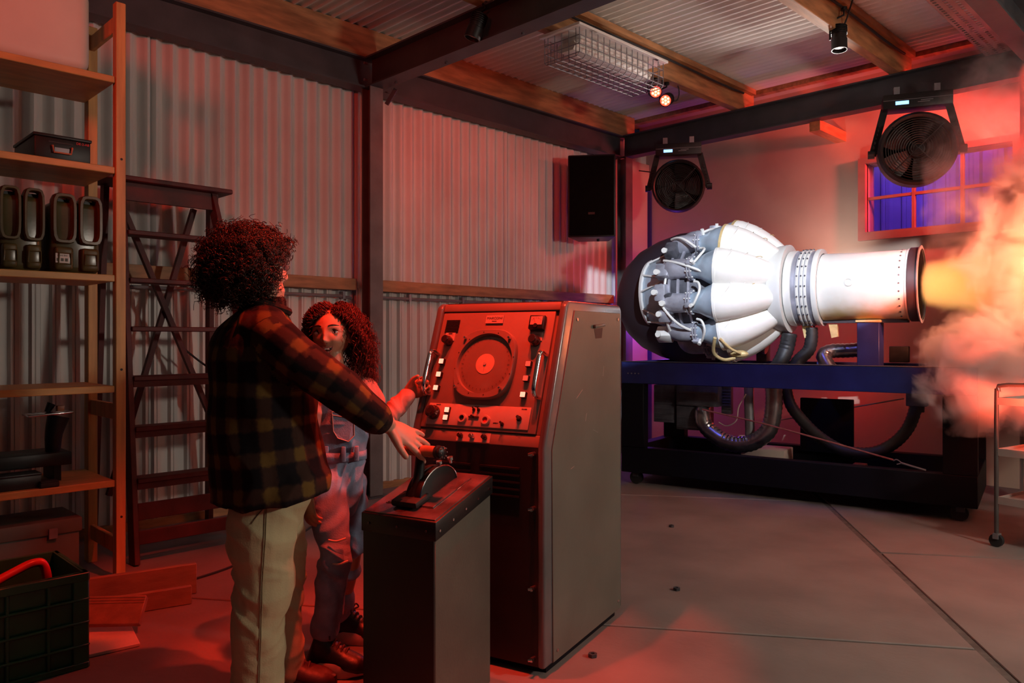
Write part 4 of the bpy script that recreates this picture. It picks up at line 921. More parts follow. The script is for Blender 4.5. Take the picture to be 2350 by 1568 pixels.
mbox(1655, 887, 1678, 950, .40, .05, 'spring_tube', 'small ribbed tube beside the machine box', 'machine', 8)
mbox(1700, 1035, 1800, 1056, .45, .25, 'wooden_block', 'pale wooden block lying on the stand bottom', 'pale_board')
mbox(1955, 1068, 1985, 1080, .30, .10, 'small_block', 'small brown block on the stand bottom rail', 'plank_wood')
mbox(1735, 790, 1760, 830, .80, .10, 'valve_box', 'small dark valve box behind the black hoses', 'machine')
mbox(2040, 795, 2085, 832, .78, .08, 'metal_canister', 'small dark canister standing right of the blue post', 'hose_dark')

# ------------------------------------------------------------------ fans on the back beam
def fan(px, py, d, R, label, yaw, tilt):
    c = at(px, py, d); t_ = thing('stage_fan', label, 'fan', c, yaw, group='black stage fans on the back beam'); M = Matrix.Rotation(tilt, 4, 'X')
    def tr_(o): o.data.transform(M); return o
    dep = .16
    tr_(MB().lathe([(R * .86, -dep / 2), (R * .93, -dep / 2 - .012), (R, -dep / 2 + .01), (R, dep / 2 - .01), (R * .94, dep / 2), (R * .90, dep / 2), (R * .88, -dep / 2 + .02), (R * .86, -dep / 2)], (0, 0, 0), (0, 1, 0), 40).build('housing', 'black_paint', t_, smooth=True))
    for k in range(12): tr_(MB().tube([(R * (.12 + .062 * k) * math.cos(a), -dep / 2 - .006 - .02 * (1 - (k / 12) ** 2), R * (.12 + .062 * k) * math.sin(a)) for a in np.linspace(0, 2 * PI, 33)[:-1]], .0028, 5, closed=True).build('guard_ring', 'black_paint', t_))
    for k in range(4):
        a = PI / 4 + k * PI / 2; tr_(MB().tube([(0, -dep / 2 - .028, 0), (R * .5 * math.cos(a), -dep / 2 - .022, R * .5 * math.sin(a)), (R * .92 * math.cos(a), -dep / 2 - .004, R * .92 * math.sin(a))], .004, 6).build('guard_spoke', 'black_paint', t_))
    tr_(MB().lathe([(.0001, -.06), (.05, -.055), (.06, -.03), (.06, .05)], (0, 0, 0), (0, 1, 0), 20).build('motor_hub', 'black_paint', t_, smooth=True))
    for k in range(5):
        a = 2 * PI * k / 5; vs = []
        for r_, w, tw in ((.05, .05, .7), (R * .5, .085, .5), (R * .84, .10, .35)):
            for s_ in (-1, 1):
                q = Vector((r_, s_ * w * math.sin(tw) * .5, s_ * w * math.cos(tw))); vs.append(Matrix.Rotation(a, 3, 'Y') @ q)
        o = MB().add(vs, [(0, 1, 3, 2), (2, 3, 5, 4)]).build('blade', 'black_paint', t_); tr_(o); md = o.modifiers.new('t', 'SOLIDIFY'); md.thickness = .004
    tr_(MB().lathe([(.0001, dep / 2 - .012), (R * .90, dep / 2 - .012), (R * .90, dep / 2 - .006), (.0001, dep / 2 - .006)], (0, 0, 0), (0, 1, 0), 32).build('rear_cover', 'black_mesh', t_))
    # yoke and head box
    top = R + .055
    for s_ in (-1, 1):
        MB().bar((s_ * (R + .03), 0, -.02), (s_ * (R * .80), 0, top), .05, .012, (0, 1, 0)).build('yoke_arm', 'black_paint', t_)
        for k in range(6): MB().bar((s_ * (R + .022 - k * .008), -.03, .03 + k * .03), (s_ * (R + .022 - k * .008), -.026, .045 + k * .03), .02, .006).build('yoke_slot', 'engrave', t_)
        MB().cyl((s_ * (R + .015), 0, -.01), (s_ * (R + .06), 0, -.01), .03, n=12).build('tilt_knob', 'black_plastic', t_)
        MB().box((s_ * R * .5 - .02, -.03, top + .09), (s_ * R * .5 + .02, .03, max(top + .15, ZB + .004 - c.z))).build('beam_clamp', 'galv', t_)
        MB().cyl((s_ * R * .5, 0, top + .05), (s_ * R * .5, 0, top + .09), .025, n=10).build('clamp_stud', 'black_plastic', t_)
    hb = MB().box((-R * .86, -.08, top - .02), (R * .86, .08, top + .085)).build('control_box', 'black_paint', t_, bevel=.006)
    MB().box((-R * .55, -.083, top + .005), (-R * .22, -.08, top + .03)).build('display', 'lcd_blue', hb)
    MB().box((-R * .86, -.0815, top + .038), (R * .86, -.08, top + .041)).build('trim_line', 'galv', hb)
    for k in range(2): MB().box((R * .0 + .02 * k, -.0815, top + .012 + k * .012), (R * .30 + .02 * k, -.08, top + .016 + k * .012)).build('print_line', 'galv', hb)
    return t_
fan(1557, 428, 7.02, .235, 'black stage fan hanging left, above the dark engine cowl', math.radians(32), .12)
fan(2103, 345, 5.64, .262, 'black stage fan hanging right, in the red smoke before the window', math.radians(24), .05)
tag(MB().tube([at(2178, 215, 5.7), at(2186, 290, 5.68), at(2188, 340, 5.66), at(2180, 372, 5.65)], .004, 6, 4).build('fan_cable', 'black_rubber'), 'thin black cable hanging beside the right fan', 'cable')
tag(MB().tube([at(1467, 392, 7.5), at(1500, 396, 7.2), at(1512, 398, 7.1)], .005, 6, 4).build('fan_cable', 'black_rubber'), 'black cable reaching the left fan from the corner', 'cable')

# ------------------------------------------------------------------ caged fluorescent lamp
lf = thing('caged_lamp', 'white tube lamp in a wire cage under the purlin', 'lamp', (-3.31, 4.24, 3.10))
bx0, bx1, by0, by1, bz_ = -3.49, -3.14, 3.74, 4.73, 3.125
MB().box((bx0, by0, bz_), (bx1, by1, bz_ + .018)).build('mounting_board', 'white_paint', lf, bevel=.002, seg=1, world=True)
MB().box((-3.40, 3.86, bz_ - .055), (-3.23, 4.62, bz_)).build('fitting', 'white_paint', lf, bevel=.015, world=True)
pr = [(-.06, 0), (.06, 0), (.075, -.02), (.055, -.05), (-.055, -.05), (-.075, -.02)]
MB().prism([(-3.315 + a, bz_ - .056 + b) for a, b in pr], 3.83, 4.65, Matrix(((1, 0, 0, 0), (0, 0, 1, 0), (0, 1, 0, 0), (0, 0, 0, 1)))).build('diffuser', 'white_paint', lf, bevel=.004, world=True)
for y in (3.815, 4.645): MB().prism([(-3.315 + a * 1.05, bz_ - .054 + b * 1.1) for a, b in pr], y, y + .02, Matrix(((1, 0, 0, 0), (0, 0, 1, 0), (0, 1, 0, 0), (0, 0, 0, 1)))).build('end_cap', 'white_plastic', lf, world=True)
gx0, gx1, gy0, gy1, gz0, gz1 = -3.465, -3.165, 3.77, 4.70, 2.945, 3.123
def wire(*p): return MB().tube(p, .0032, 5).build('cage_wire', 'galv', lf, world=True)
for k in range(16):
    y = gy0 + (gy1 - gy0) * k / 15; wire((gx0, y, gz1), (gx0, y, gz0 + .02), (gx0 + .02, y, gz0), (gx1 - .02, y, gz0), (gx1, y, gz0 + .02), (gx1, y, gz1))
for z in (gz0 + .02, gz0 + .075, gz0 + .13):
    wire((gx0, gy0, z), (gx0, gy1, z)); wire((gx1, gy0, z), (gx1, gy1, z)); wire((gx0, gy0, z), (gx1, gy0, z)); wire((gx0, gy1, z), (gx1, gy1, z))
for x in np.linspace(gx0 + .03, gx1 - .03, 5):
    wire((x, gy0, gz1), (x, gy0, gz0), (x, gy1, gz0), (x, gy1, gz1))
for x, y in ((gx1 + .012, 3.9), (gx1 + .012, 4.6), (gx0 - .012, 3.85), (gx0 - .012, 4.6)): MB().box((x - .01, y - .02, gz1 - .004), (x + .01, y + .02, gz1 + .001)).build('cage_clip', 'chrome', lf, world=True)

# ------------------------------------------------------------------ spotlights
def spot(p, dirv, label, hang, L=.15, r=.048, lit=True, group=None):
    t_ = thing('stage_spotlight', label, 'spotlight', p, group=group); dirv = Vector(dirv).normalized()
    MB().lathe([(.0001, -L * .55), (r * .7, -L * .55), (r * .92, -L * .45), (r * .92, 0), (r, .004), (r, L * .45), (r * .88, L * .45), (r * .86, L * .36)], (0, 0, 0), dirv, 24).build('lamp_body', 'black_paint', t_, smooth=True)
    for k in range(5): MB().lathe([(r * .9, -L * .5 + k * .012), (r * 1.02, -L * .5 + k * .012), (r * 1.02, -L * .5 + k * .012 + .005), (r * .9, -L * .5 + k * .012 + .005)], (0, 0, 0), dirv, 18).build('cooling_rib', 'black_paint', t_)
    if lit:
        ln = MB().lathe([(.0001, L * .37), (r * .86, L * .37)], (0, 0, 0), dirv, 20).build('lens', 'led_red', t_)
        for q in range(7):
            a = 2 * PI * q / 6; u, v = frame(dirv); c = dirv * (L * .375) + ((u * math.cos(a) + v * math.sin(a)) * r * .5 if q < 6 else Vector((0, 0, 0)))
            MB().cyl(c, c + dirv * .003, r * .2, n=8).build('led', 'led_core', ln)
    else: MB().lathe([(.0001, L * .37), (r * .86, L * .37)], (0, 0, 0), dirv, 20).build('lens', 'glass_dark', t_)
    h = Vector(hang) - Vector(p)
    sd_ = dirv.cross(Vector((0, 0, 1))); sd_ = sd_.normalized() if sd_.length > .1 else Vector((S2, S2, 0))
    MB().tube([sd_ * (r + .006), sd_ * (r + .008) + Vector((0, 0, h.z * .6)), Vector((h.x, h.y, h.z * .75)) * 1.0, h], .007, 6).build('bracket', 'black_paint', t_)
    MB().cyl(h - Vector((0, 0, .02)), h, .02, n=10).build('mount', 'black_paint', t_)
    return t_
toc = lambda p: (Vector((-1.6, 1.0, 1.2)) - Vector(p))
p1 = at(1503, 210, 6.05); p2 = at(1530, 229, 6.15)
spot(p1, toc(p1) + Vector((1.6, 0, 0)), 'lit red spotlight half hidden by the lamp cage', (p1.x, p1.y, 3.18))
spot(p2, toc(p2) + Vector((.0, 0, 0)), 'lit red spotlight hanging free on the purlin, lower of two', (p2.x, p2.y, 3.18))
p3 = at(1926, 90, 5.10); spot(p3, (.05, -.1, -1), 'black unlit spotlight pointing down beside the second purlin', (p3.x + .03, p3.y, 3.32), L=.17, r=.05, lit=False)
p4 = Vector((-3.47, 3.16, 3.03)); spot(p4, (-.25, -.25, -1), 'black spotlight on the side of the steel cross beam', (p4.x + .03, p4.y + .05, 3.19), L=.16, r=.05, lit=False)
for a, b, lab in ((p2, .12, 'short black cable looping above the free red spotlight'), (p1, .05, 'short black cable looping above the caged red spotlight')):
    tag(MB().tube([a + Vector((-.02, .05, .01)), a + Vector((.0, b + .03, .03)), a + Vector((.02, b + .02, .12)), Vector((a.x, a.y + .05, 3.30))], .005, 6, 5).build('lamp_cable', 'black_rubber'), lab, 'cable')
tag(MB().tube([p3 + Vector((.0, 0, .06)), p3 + Vector((.02, .05, .12)), (p3.x + .10, p3.y - .02, 3.36)], .006, 6, 5).build('lamp_cable', 'black_rubber'), 'short black cable rising from the unlit spotlight', 'cable')

# ------------------------------------------------------------------ trolley at the right edge
tc_ = Vector((-1.129, 4.904, 0)); tr_o = thing('tray_trolley', 'brown tubular trolley with three trays at the right edge', 'trolley', tc_, math.radians(-12))
TWx, TDy = .62, .42
for y in (0, TDy):
    MB().tube([(0, y, .06), (0, y, .80), (.012, y, .86), (.06, y, .895), (TWx - .06, y, .895), (TWx - .012, y, .86), (TWx, y, .80), (TWx, y, .06)], .0115, 10, 3).build('tube_frame', 'cart_tube', tr_o, smooth=True)
for z in (.795, .515, .25):
    t_ = MB().box((.01, .0, z), (TWx - .01, TDy, z + .012)).build('tray', 'cart_tray', tr_o)
    for a, b in (((.01, -.006, z - .012), (TWx - .01, .0, z + .028)), ((.01, TDy, z - .012), (TWx - .01, TDy + .006, z + .028)), ((.008, 0, z - .012), (.014, TDy, z + .028)), ((TWx - .014, 0, z - .012), (TWx - .008, TDy, z + .028))): MB().box(a, b).build('tray_edge', 'cart_tray', t_)
for x in (0, TWx):
    for y in (0, TDy):
        f_ = MB().box((x - .012, y - .02, .045), (x + .016, y + .02, .075)).build('castor_fork', 'galv', tr_o); MB().cyl((x, y - .012, .036), (x, y + .012, .036), .0355, n=16).build('castor_wheel', 'black_rubber', f_, smooth=True)
# small metal nuts on the floor
for px, py, lab in ((1541, 1210, 'small dark nut on the floor, farther from the console'), (1553, 1355, 'small dark nut on the floor, nearer to the console'), (1360, 1508, 'tiny dark scrap on the floor close to the console base')):
    r_ = ray(px, py); g_ = Vector((0, 0, 1.15)) + r_ * (-1.15 / r_.z)
    o = MB().lathe([(.008, .0005), (.017, .0005), (.017, .013), (.008, .013), (.008, .0005)], (g_.x, g_.y, 0), (0, 0, 1), 6).build('metal_nut', 'steel'); tag(o, lab, 'nut')

# ------------------------------------------------------------------ people: helpers
def loft(m, rings, n=20, sm=4, dome=True, bot=.8):
    """rings: (centre, a-vector, b-vector); smooth closed skin through the ellipses"""
    R_ = [np.concatenate([np.array(c, float), np.array(a, float), np.array(b, float)]) for c, a, b in rings]
    R_ = cr(R_, sm); vs = []
    if dome:
        def cap(r0, r1, f_):
            t_ = r0[:3] - r1[:3]; t_ = t_ / (np.linalg.norm(t_) + 1e-9); k = min(np.linalg.norm(r0[3:6]), np.linalg.norm(r0[6:9]))
            out = []
            for a in (.45, .8, .97): out.append(np.concatenate([r0[:3] + t_ * k * math.sin(a * PI / 2) * f_, r0[3:6] * math.cos(a * PI / 2), r0[6:9] * math.cos(a * PI / 2)]))
            return out
        R_ = list(reversed(cap(R_[0], R_[1], bot))) + R_ + cap(R_[-1], R_[-2], .8)
    for r in R_:
        for k in range(n):
            a = 2 * PI * k / n; vs.append(tuple(r[:3] + r[3:6] * math.cos(a) + r[6:9] * math.sin(a)))
    L = len(R_)
    m.add(vs, [(i * n + k, i * n + (k + 1) % n, (i + 1) * n + (k + 1) % n, (i + 1) * n + k) for i in range(L - 1) for k in range(n)] + [tuple(range(n - 1, -1, -1)), tuple(range((L - 1) * n, L * n))])
    return m
def limb(m, pts, rad, n=14, sm=4, flat=1., ref=(0, 0, 1)):
    P = [Vector(p) for p in pts]; rings = []
    for i, p in enumerate(P):
        t_ = P[min(i + 1, len(P) - 1)] - P[max(i - 1, 0)]; u, v = frame(t_, ref if abs(t_.normalized().dot(Vector(ref))) < .95 else (1, 0, 0))
        rings.append((p, u * rad[i] * flat, v * rad[i]))
    return loft(m, rings, n, sm)
def solid(m, voxel, it=4, fac=.5):
    me = bpy.data.meshes.new('tmp'); me.from_pydata(m.v, [], m.f); me.validate()
    bm = bmesh.new(); bm.from_mesh(me); bmesh.ops.recalc_face_normals(bm, faces=bm.faces); bm.to_mesh(me); bm.free()
    o = bpy.data.objects.new('tmp', me); COL.objects.link(o)
    r = o.modifiers.new('r', 'REMESH'); r.mode = 'VOXEL'; r.voxel_size = voxel; r.use_smooth_shade = True
    s_ = o.modifiers.new('s', 'SMOOTH'); s_.factor = fac; s_.iterations = it
    dg = bpy.context.evaluated_depsgraph_get(); out = bpy.data.meshes.new_from_object(o.evaluated_get(dg)); bpy.data.objects.remove(o)
    out.polygons.foreach_set('use_smooth', [True] * len(out.polygons)); return out
def co(me): a = np.empty(len(me.vertices) * 3); me.vertices.foreach_get('co', a); return a.reshape(-1, 3)
def nrm_(me): a = np.empty(len(me.vertices) * 3); me.vertex_normals.foreach_get('vector', a); return a.reshape(-1, 3)
def setco(me, a): me.vertices.foreach_set('co', a.ravel()); me.update()
def meshobj(me, name, m, parent, label=None):
    me.name = name; me.materials.clear(); me.materials.append(MATS[m]); o = bpy.data.objects.new(name, me); COL.objects.link(o); o.parent = parent
    if label: o['label'] = label
    return o
def folds(me, amp, sx, sy, sz, seed=0., sharp=1.5):
    """soft cloth creases: displaced along the normal"""
    P = co(me); N_ = nrm_(me); d_ = np.empty(len(P))
    for i, p in enumerate(P):
        w = noise.noise((p[0] * 5 + seed, p[1] * 5, p[2] * 5)) * .12
        v = noise.noise(((p[0] + w) * sx + seed, (p[1] + w) * sy - seed, (p[2] + w + p[0] * .5) * sz)); d_[i] = (1 - abs(v) * 2.2) ** 1 if abs(v) < .45 else 0.
    setco(me, P + N_ * (d_ - .4)[:, None] * amp)
def hand(m, W, D, N_, size, side, curl, spread=.10, thumb=(.8, .5, .3), tcurl=.4, pw=.205):
    """W wrist, D towards the knuckles, N_ back of the hand, side +1/-1 where the thumb goes"""
    D = Vector(D).normalized(); N_ = Vector(N_); N_ = (N_ - D * N_.dot(D)).normalized(); L = D.cross(N_) * side; W = Vector(W)
    pl = .50 * size; hw = pw * size; th = .085 * size
    loft(m, [(W - D * .12 * size, L * .14 * size, N_ * .115 * size), (W, L * .145 * size, N_ * .105 * size), (W + D * pl * .4, L * hw * .92, N_ * th * 1.15), (W + D * pl * .8, L * hw, N_ * th), (W + D * pl, L * hw * .93, N_ * th * .85)], 16, 3)
    tips = []
    for k in range(4):
        off = (.78, .27, -.26, -.76)[k] * hw; ln = (.42, .47, .43, .34)[k] * size; r = (.060, .062, .058, .051)[k] * size
        b = W + D * (pl * (.97, 1.0, .97, .9)[k]) + L * off; d_ = (D + L * spread * (.75, .2, -.35, -.95)[k]).normalized(); c = curl[k]; ax = d_.cross(N_).normalized()
        p = b - d_ * .12 * size; pts = [p, b]; ang = 0.
        for q, (fr_, cc) in enumerate(((.44, c[0]), (.31, c[1]), (.25, c[2]))):
            ang += cc; dd = (d_ * math.cos(ang) - N_ * math.sin(ang)); b = b + dd * ln * fr_; pts.append(b)
        limb(m, pts, [r * 1.05, r * 1.05, r, r * .92, r * .78], 10, 4, ref=N_); tips.append((b, dd, N_))
    tb = W + D * pl * .22 + L * hw * .75; td = (D * thumb[0] + L * thumb[1] - N_ * thumb[2]).normalized(); t2 = (td + (D * .5 - L * .6 * tcurl - N_ * tcurl)).normalized() if tcurl else td
    limb(m, [tb - td * .1 * size, tb + td * .10 * size, tb + td * .25 * size, tb + td * .25 * size + t2 * .17 * size], [.085 * size, .078 * size, .066 * size, .054 * size], 10, 4)
    return tips
def gauss(x, z, cx_, cz, sx, sz): return np.exp(-((x - cx_) / sx) ** 2 - ((z - cz) / sz) ** 2)
def head_mesh(sc_, smile=1.):
    """head, face along -y, eye level at the origin; returns vertices, faces"""
    n, mm = 72, 56; vs = []
    for j in range(mm + 1):
        b = -PI / 2 + PI * j / mm
        for i in range(n):
            a = 2 * PI * i / n; vs.append((math.cos(b) * math.cos(a), math.cos(b) * math.sin(a), math.sin(b)))
    P = np.array(vs); x, y, z = P.T.copy()
    zz = np.where(z > 0, z * .098, z * .100); tap = np.where(z < 0, 1 - .42 * (-z) ** 1.8, 1.)
    X = x * .070 * tap * (1 + .04 * (z > 0)); Y = np.where(y > 0, y * .098, y * .082) * np.where(z < 0, 1 - .20 * (-z) ** 2, 1.) + .012
    Y = np.where((y > 0) & (z < -.2), Y * (1 + .55 * (z + .2)), Y)
    f = (y < 0) * np.clip(-y * 2, 0, 1); d_ = np.zeros_like(X)
    for s_ in (-1, 1):
        d_ -= .0075 * gauss(X, zz, s_ * .031, .001, .015, .010); d_ += .006 * gauss(X, zz, s_ * .036, -.034, .018, .016) * smile
        d_ += .006 * gauss(X, zz, s_ * .0115, -.037, .0065, .006); d_ += .003 * gauss(X, zz, s_ * .03, .019, .018, .006)
    d_ += .006 * gauss(X, zz, 0, -.006, .0075, .018) + .016 * gauss(X, zz, 0, -.034, .0085, .011) + .005 * gauss(X, zz, 0, -.022, .008, .014)
    d_ += .005 * gauss(X, zz, 0, -.062, .022, .010) + .008 * gauss(X, zz, 0, -.090, .020, .014) - .003 * gauss(X, zz, 0, -.077, .014, .005)
    Y = Y - d_ * f
    Q = np.stack([X, Y, zz], 1) * sc_
    fs = [(j * n + i, j * n + (i + 1) % n, (j + 1) * n + (i + 1) % n, (j + 1) * n + i) for j in range(mm) for i in range(n)]
    return Q, fs
def surf(Q, x, z):
    k = np.where(Q[:, 1] < 0)[0]; dd = (Q[k, 0] - x) ** 2 + (Q[k, 2] - z) ** 2; return float(Q[k[np.argmin(dd)], 1])
def head(m, C_, M, sc_, par, ear=True, smile=1., gaze=(0, 0), face=True):
    """adds head to body mesh m and returns a function that builds the face details under par"""
    Q, fs = head_mesh(sc_, smile); C_ = Vector(C_); pos = lambda x, y, z: C_ + M @ Vector((x, y, z))
    m.add([pos(*q) for q in Q], fs)
    for s_ in (-1, 1): m.sphere(pos(s_ * .072 * sc_, .012 * sc_, -.012 * sc_), (.008 * sc_, .018 * sc_, .028 * sc_), 10, 7, M)
    def details():
        if not face: return
        S_ = sc_
        def F(x, z, o=0.): return pos(x * S_, surf(Q, x * S_, z * S_) - o * S_, z * S_)
        for s_ in (-1, 1):
            ey = surf(Q, s_ * .031 * S_, .001 * S_)
            e = MB().sphere(pos(s_ * .0312 * S_, ey + .0052 * S_, .0005 * S_), (.0148 * S_, .0100 * S_, .0086 * S_), 18, 12, M).build('eye', 'eye_white', par, smooth=True)
            MB().sphere(pos(s_ * .0312 * S_ + gaze[0] * S_, ey - .0012 * S_, .0008 * S_ + gaze[1] * S_), (.0074 * S_, .0036 * S_, .0074 * S_), 16, 10, M).build('iris', 'iris', e, smooth=True)
            lid = [(s_ * (.0312 + .0165 * t_), .0008 + .0108 * math.cos(t_ * 1.42) + .001 * t_) for t_ in np.linspace(-1, 1, 11)]
            MB().tube([pos(x * S_, ey - (.0040 - .0045 * abs(t_) ** 2) * S_, z * S_) for (x, z), t_ in zip(lid, np.linspace(-1, 1, 11))], [.0010 * S_, .0026 * S_, .0030 * S_, .0028 * S_, .0016 * S_], 7).build('eyelid', 'hair_boy', par, smooth=True)
            lo = [(s_ * (.0312 + .0145 * t_), -.0005 - .0095 * math.cos(t_ * 1.42)) for t_ in np.linspace(-1, 1, 9)]
            MB().tube([pos(x * S_, ey - (.0025 - .004 * abs(t_) ** 2) * S_, z * S_) for (x, z), t_ in zip(lo, np.linspace(-1, 1, 9))], .0016 * S_, 6).build('eyelid', 'skin_girl', par, smooth=True)
            MB().tube([F(s_ * (.013 + .036 * t_), .0195 + .0075 * math.sin(PI * (.15 + .62 * t_)), .0005) for t_ in np.linspace(0, 1, 9)], [.0014 * S_, .0034 * S_, .0032 * S_, .0024 * S_, .001 * S_], 7).build('eyebrow', 'hair_boy', par, smooth=True)
            MB().sphere(F(s_ * .0062, -.0415, -.0008), (.0034 * S_, .0022 * S_, .0022 * S_), 8, 6, M).build('nostril', 'engrave', par)
        ml = np.linspace(-1, 1, 13)
        up = [(x * .0265, -.0565 + .0060 * x * x) for x in ml]; lw = [(x * .0265, -.0715 + .0210 * x * x) for x in ml]
        MB().sphere(pos(0, surf(Q, 0, -.062 * S_) + .0025 * S_, -.0615 * S_), (.0225 * S_, .0060 * S_, .0070 * S_), 16, 10, M).build('mouth_inside', 'engrave', par, smooth=True)
        for k in range(6):
            x = (k - 2.5) * .0062; MB().obox(F(x, -.0605, .0040), (.0057 * S_, .003 * S_, .0086 * S_), M).build('tooth', 'teeth', par, bevel=.0006)
        rr = [.0008 * S_, .0024 * S_, .0032 * S_, .0026 * S_, .0032 * S_, .0024 * S_, .0008 * S_]
        MB().tube([F(x, z, .0015) for x, z in up], rr, 8).build('lip', 'lips', par, smooth=True)
        rr = [.0008 * S_, .0028 * S_, .0040 * S_, .0042 * S_, .0040 * S_, .0028 * S_, .0008 * S_]
        MB().tube([F(x, z, .0010) for x, z in lw], rr, 8).build('lip', 'lips', par, smooth=True)
    return details
def curls(name, m, par, items, n=3):
    """items: (p0, p1, p2, coil radius, tube radius, turns): a corkscrew along a bent axis"""
    V_, F_ = [], []; off = 0
    for p0, p1, p2, rc, rt, turns in items:
        p0, p1, p2 = np.array(p0), np.array(p1), np.array(p2); ns = max(10, int(turns * 6)); t_ = np.linspace(0, 1, ns)[:, None]
        ax = (1 - t_) ** 2 * p0 + 2 * t_ * (1 - t_) * p1 + t_ ** 2 * p2; T_ = p2 - p0; T_ = T_ / (np.linalg.norm(T_) + 1e-9)
        u = np.cross(T_, [.31, .52, .8]); u /= np.linalg.norm(u); v = np.cross(T_, u); ph = random.random() * 6.28; a = ph + t_ * turns * 2 * PI
        env = np.clip(t_ * 4 + .25, 0, 1) * rc; P = ax + (u * np.cos(a) + v * np.sin(a)) * env
        for i in range(ns):
            tg = P[min(i + 1, ns - 1)] - P[max(i - 1, 0)]; tg = tg / (np.linalg.norm(tg) + 1e-9); w = np.cross(tg, T_ + .01); w /= np.linalg.norm(w) + 1e-9; z = np.cross(tg, w); rr = rt * (1 - .5 * (i / ns) ** 3)
            for k in range(n): b = 2 * PI * k / n; V_.append(tuple(P[i] + (w * math.cos(b) + z * math.sin(b)) * rr))
        for i in range(ns - 1):
            for k in range(n): F_.append((off + i * n + k, off + i * n + (k + 1) % n, off + (i + 1) * n + (k + 1) % n, off + (i + 1) * n + k))
        off += ns * n
    me = bpy.data.meshes.new(name); me.from_pydata(V_, [], F_); me.polygons.foreach_set('use_smooth', [True] * len(me.polygons)); me.materials.append(MATS[m])
    o = bpy.data.objects.new(name, me); COL.objects.link(o); o.parent = par; o['kind'] = 'stuff'; return o
def shoe(par, H, T_, w, hgt, mu, ms, up=None):
    """H heel, T_ toe on the floor in the person's frame"""
    H, T_ = Vector(H), Vector(T_); d_ = (T_ - H); L = d_.length; d_.normalize(); s_ = Vector((d_.y, -d_.x, 0)); Z = Vector((0, 0, 1)); P = lambda a, b, c: H + d_ * (a * L) + s_ * (b * w) + Z * c
    m = MB(); loft(m, [(P(.06, 0, hgt * .42), s_ * w * .40, Z * hgt * .40), (P(.16, 0, hgt * .62), s_ * w * .46, Z * hgt * .62), (P(.32, 0, hgt * .60), s_ * w * .45, Z * hgt * .58), (P(.50, 0, hgt * .46), s_ * w * .47, Z * hgt * .43), (P(.70, 0, hgt * .36), s_ * w * .52, Z * hgt * .33), (P(.88, 0, hgt * .30), s_ * w * .46, Z * hgt * .26), (P(.95, 0, hgt * .27), s_ * w * .36, Z * hgt * .20)], 20, 4)
    u = m.build('shoe', mu, par, smooth=True)
    out = []
    for k in range(28):
        a = 2 * PI * k / 28; c, s2 = math.cos(a), math.sin(a); out.append((.5 + .515 * c, (.50 + .06 * max(0, c)) * s2 * (1 - .06 * c)))
    m = MB(); vs = []
    for zc, k in ((.001, .94), (.014, 1.05), (.040, 1.03), (.047, .95)):
        vs += [P(.5 + (a - .5) * k, b * k, zc * hgt / .11 + (.006 if a > .8 and zc < .005 else 0)) for a, b in out]
    m.add(vs, [(j * 28 + i, j * 28 + (i + 1) % 28, (j + 1) * 28 + (i + 1) % 28, (j + 1) * 28 + i) for j in range(3) for i in range(28)] + [tuple(range(27, -1, -1)), tuple(range(84, 112))])
    m.build('shoe_sole', ms, u, smooth=True)
    for k in range(5):
        a = .38 + k * .07; zt_ = np.interp(a, [.32, .5, .7, .88], [hgt * 1.16, hgt * .88, hgt * .68, hgt * .56])
        MB().tube([P(a, -.26, zt_ - .012), P(a + .02, 0, zt_ + .004), P(a, .26, zt_ - .012)], .0045, 6, 4).build('shoe_lace', 'lace', u)
    for s2 in (-1, 1): MB().tube([P(.38, 0, hgt * 1.12), P(.40, s2 * .25, hgt * 1.24), P(.43, s2 * .4, hgt * 1.1), P(.39, s2 * .12, hgt * 1.1)], .003, 6, 5).build('shoe_lace', 'lace', u)
    return u

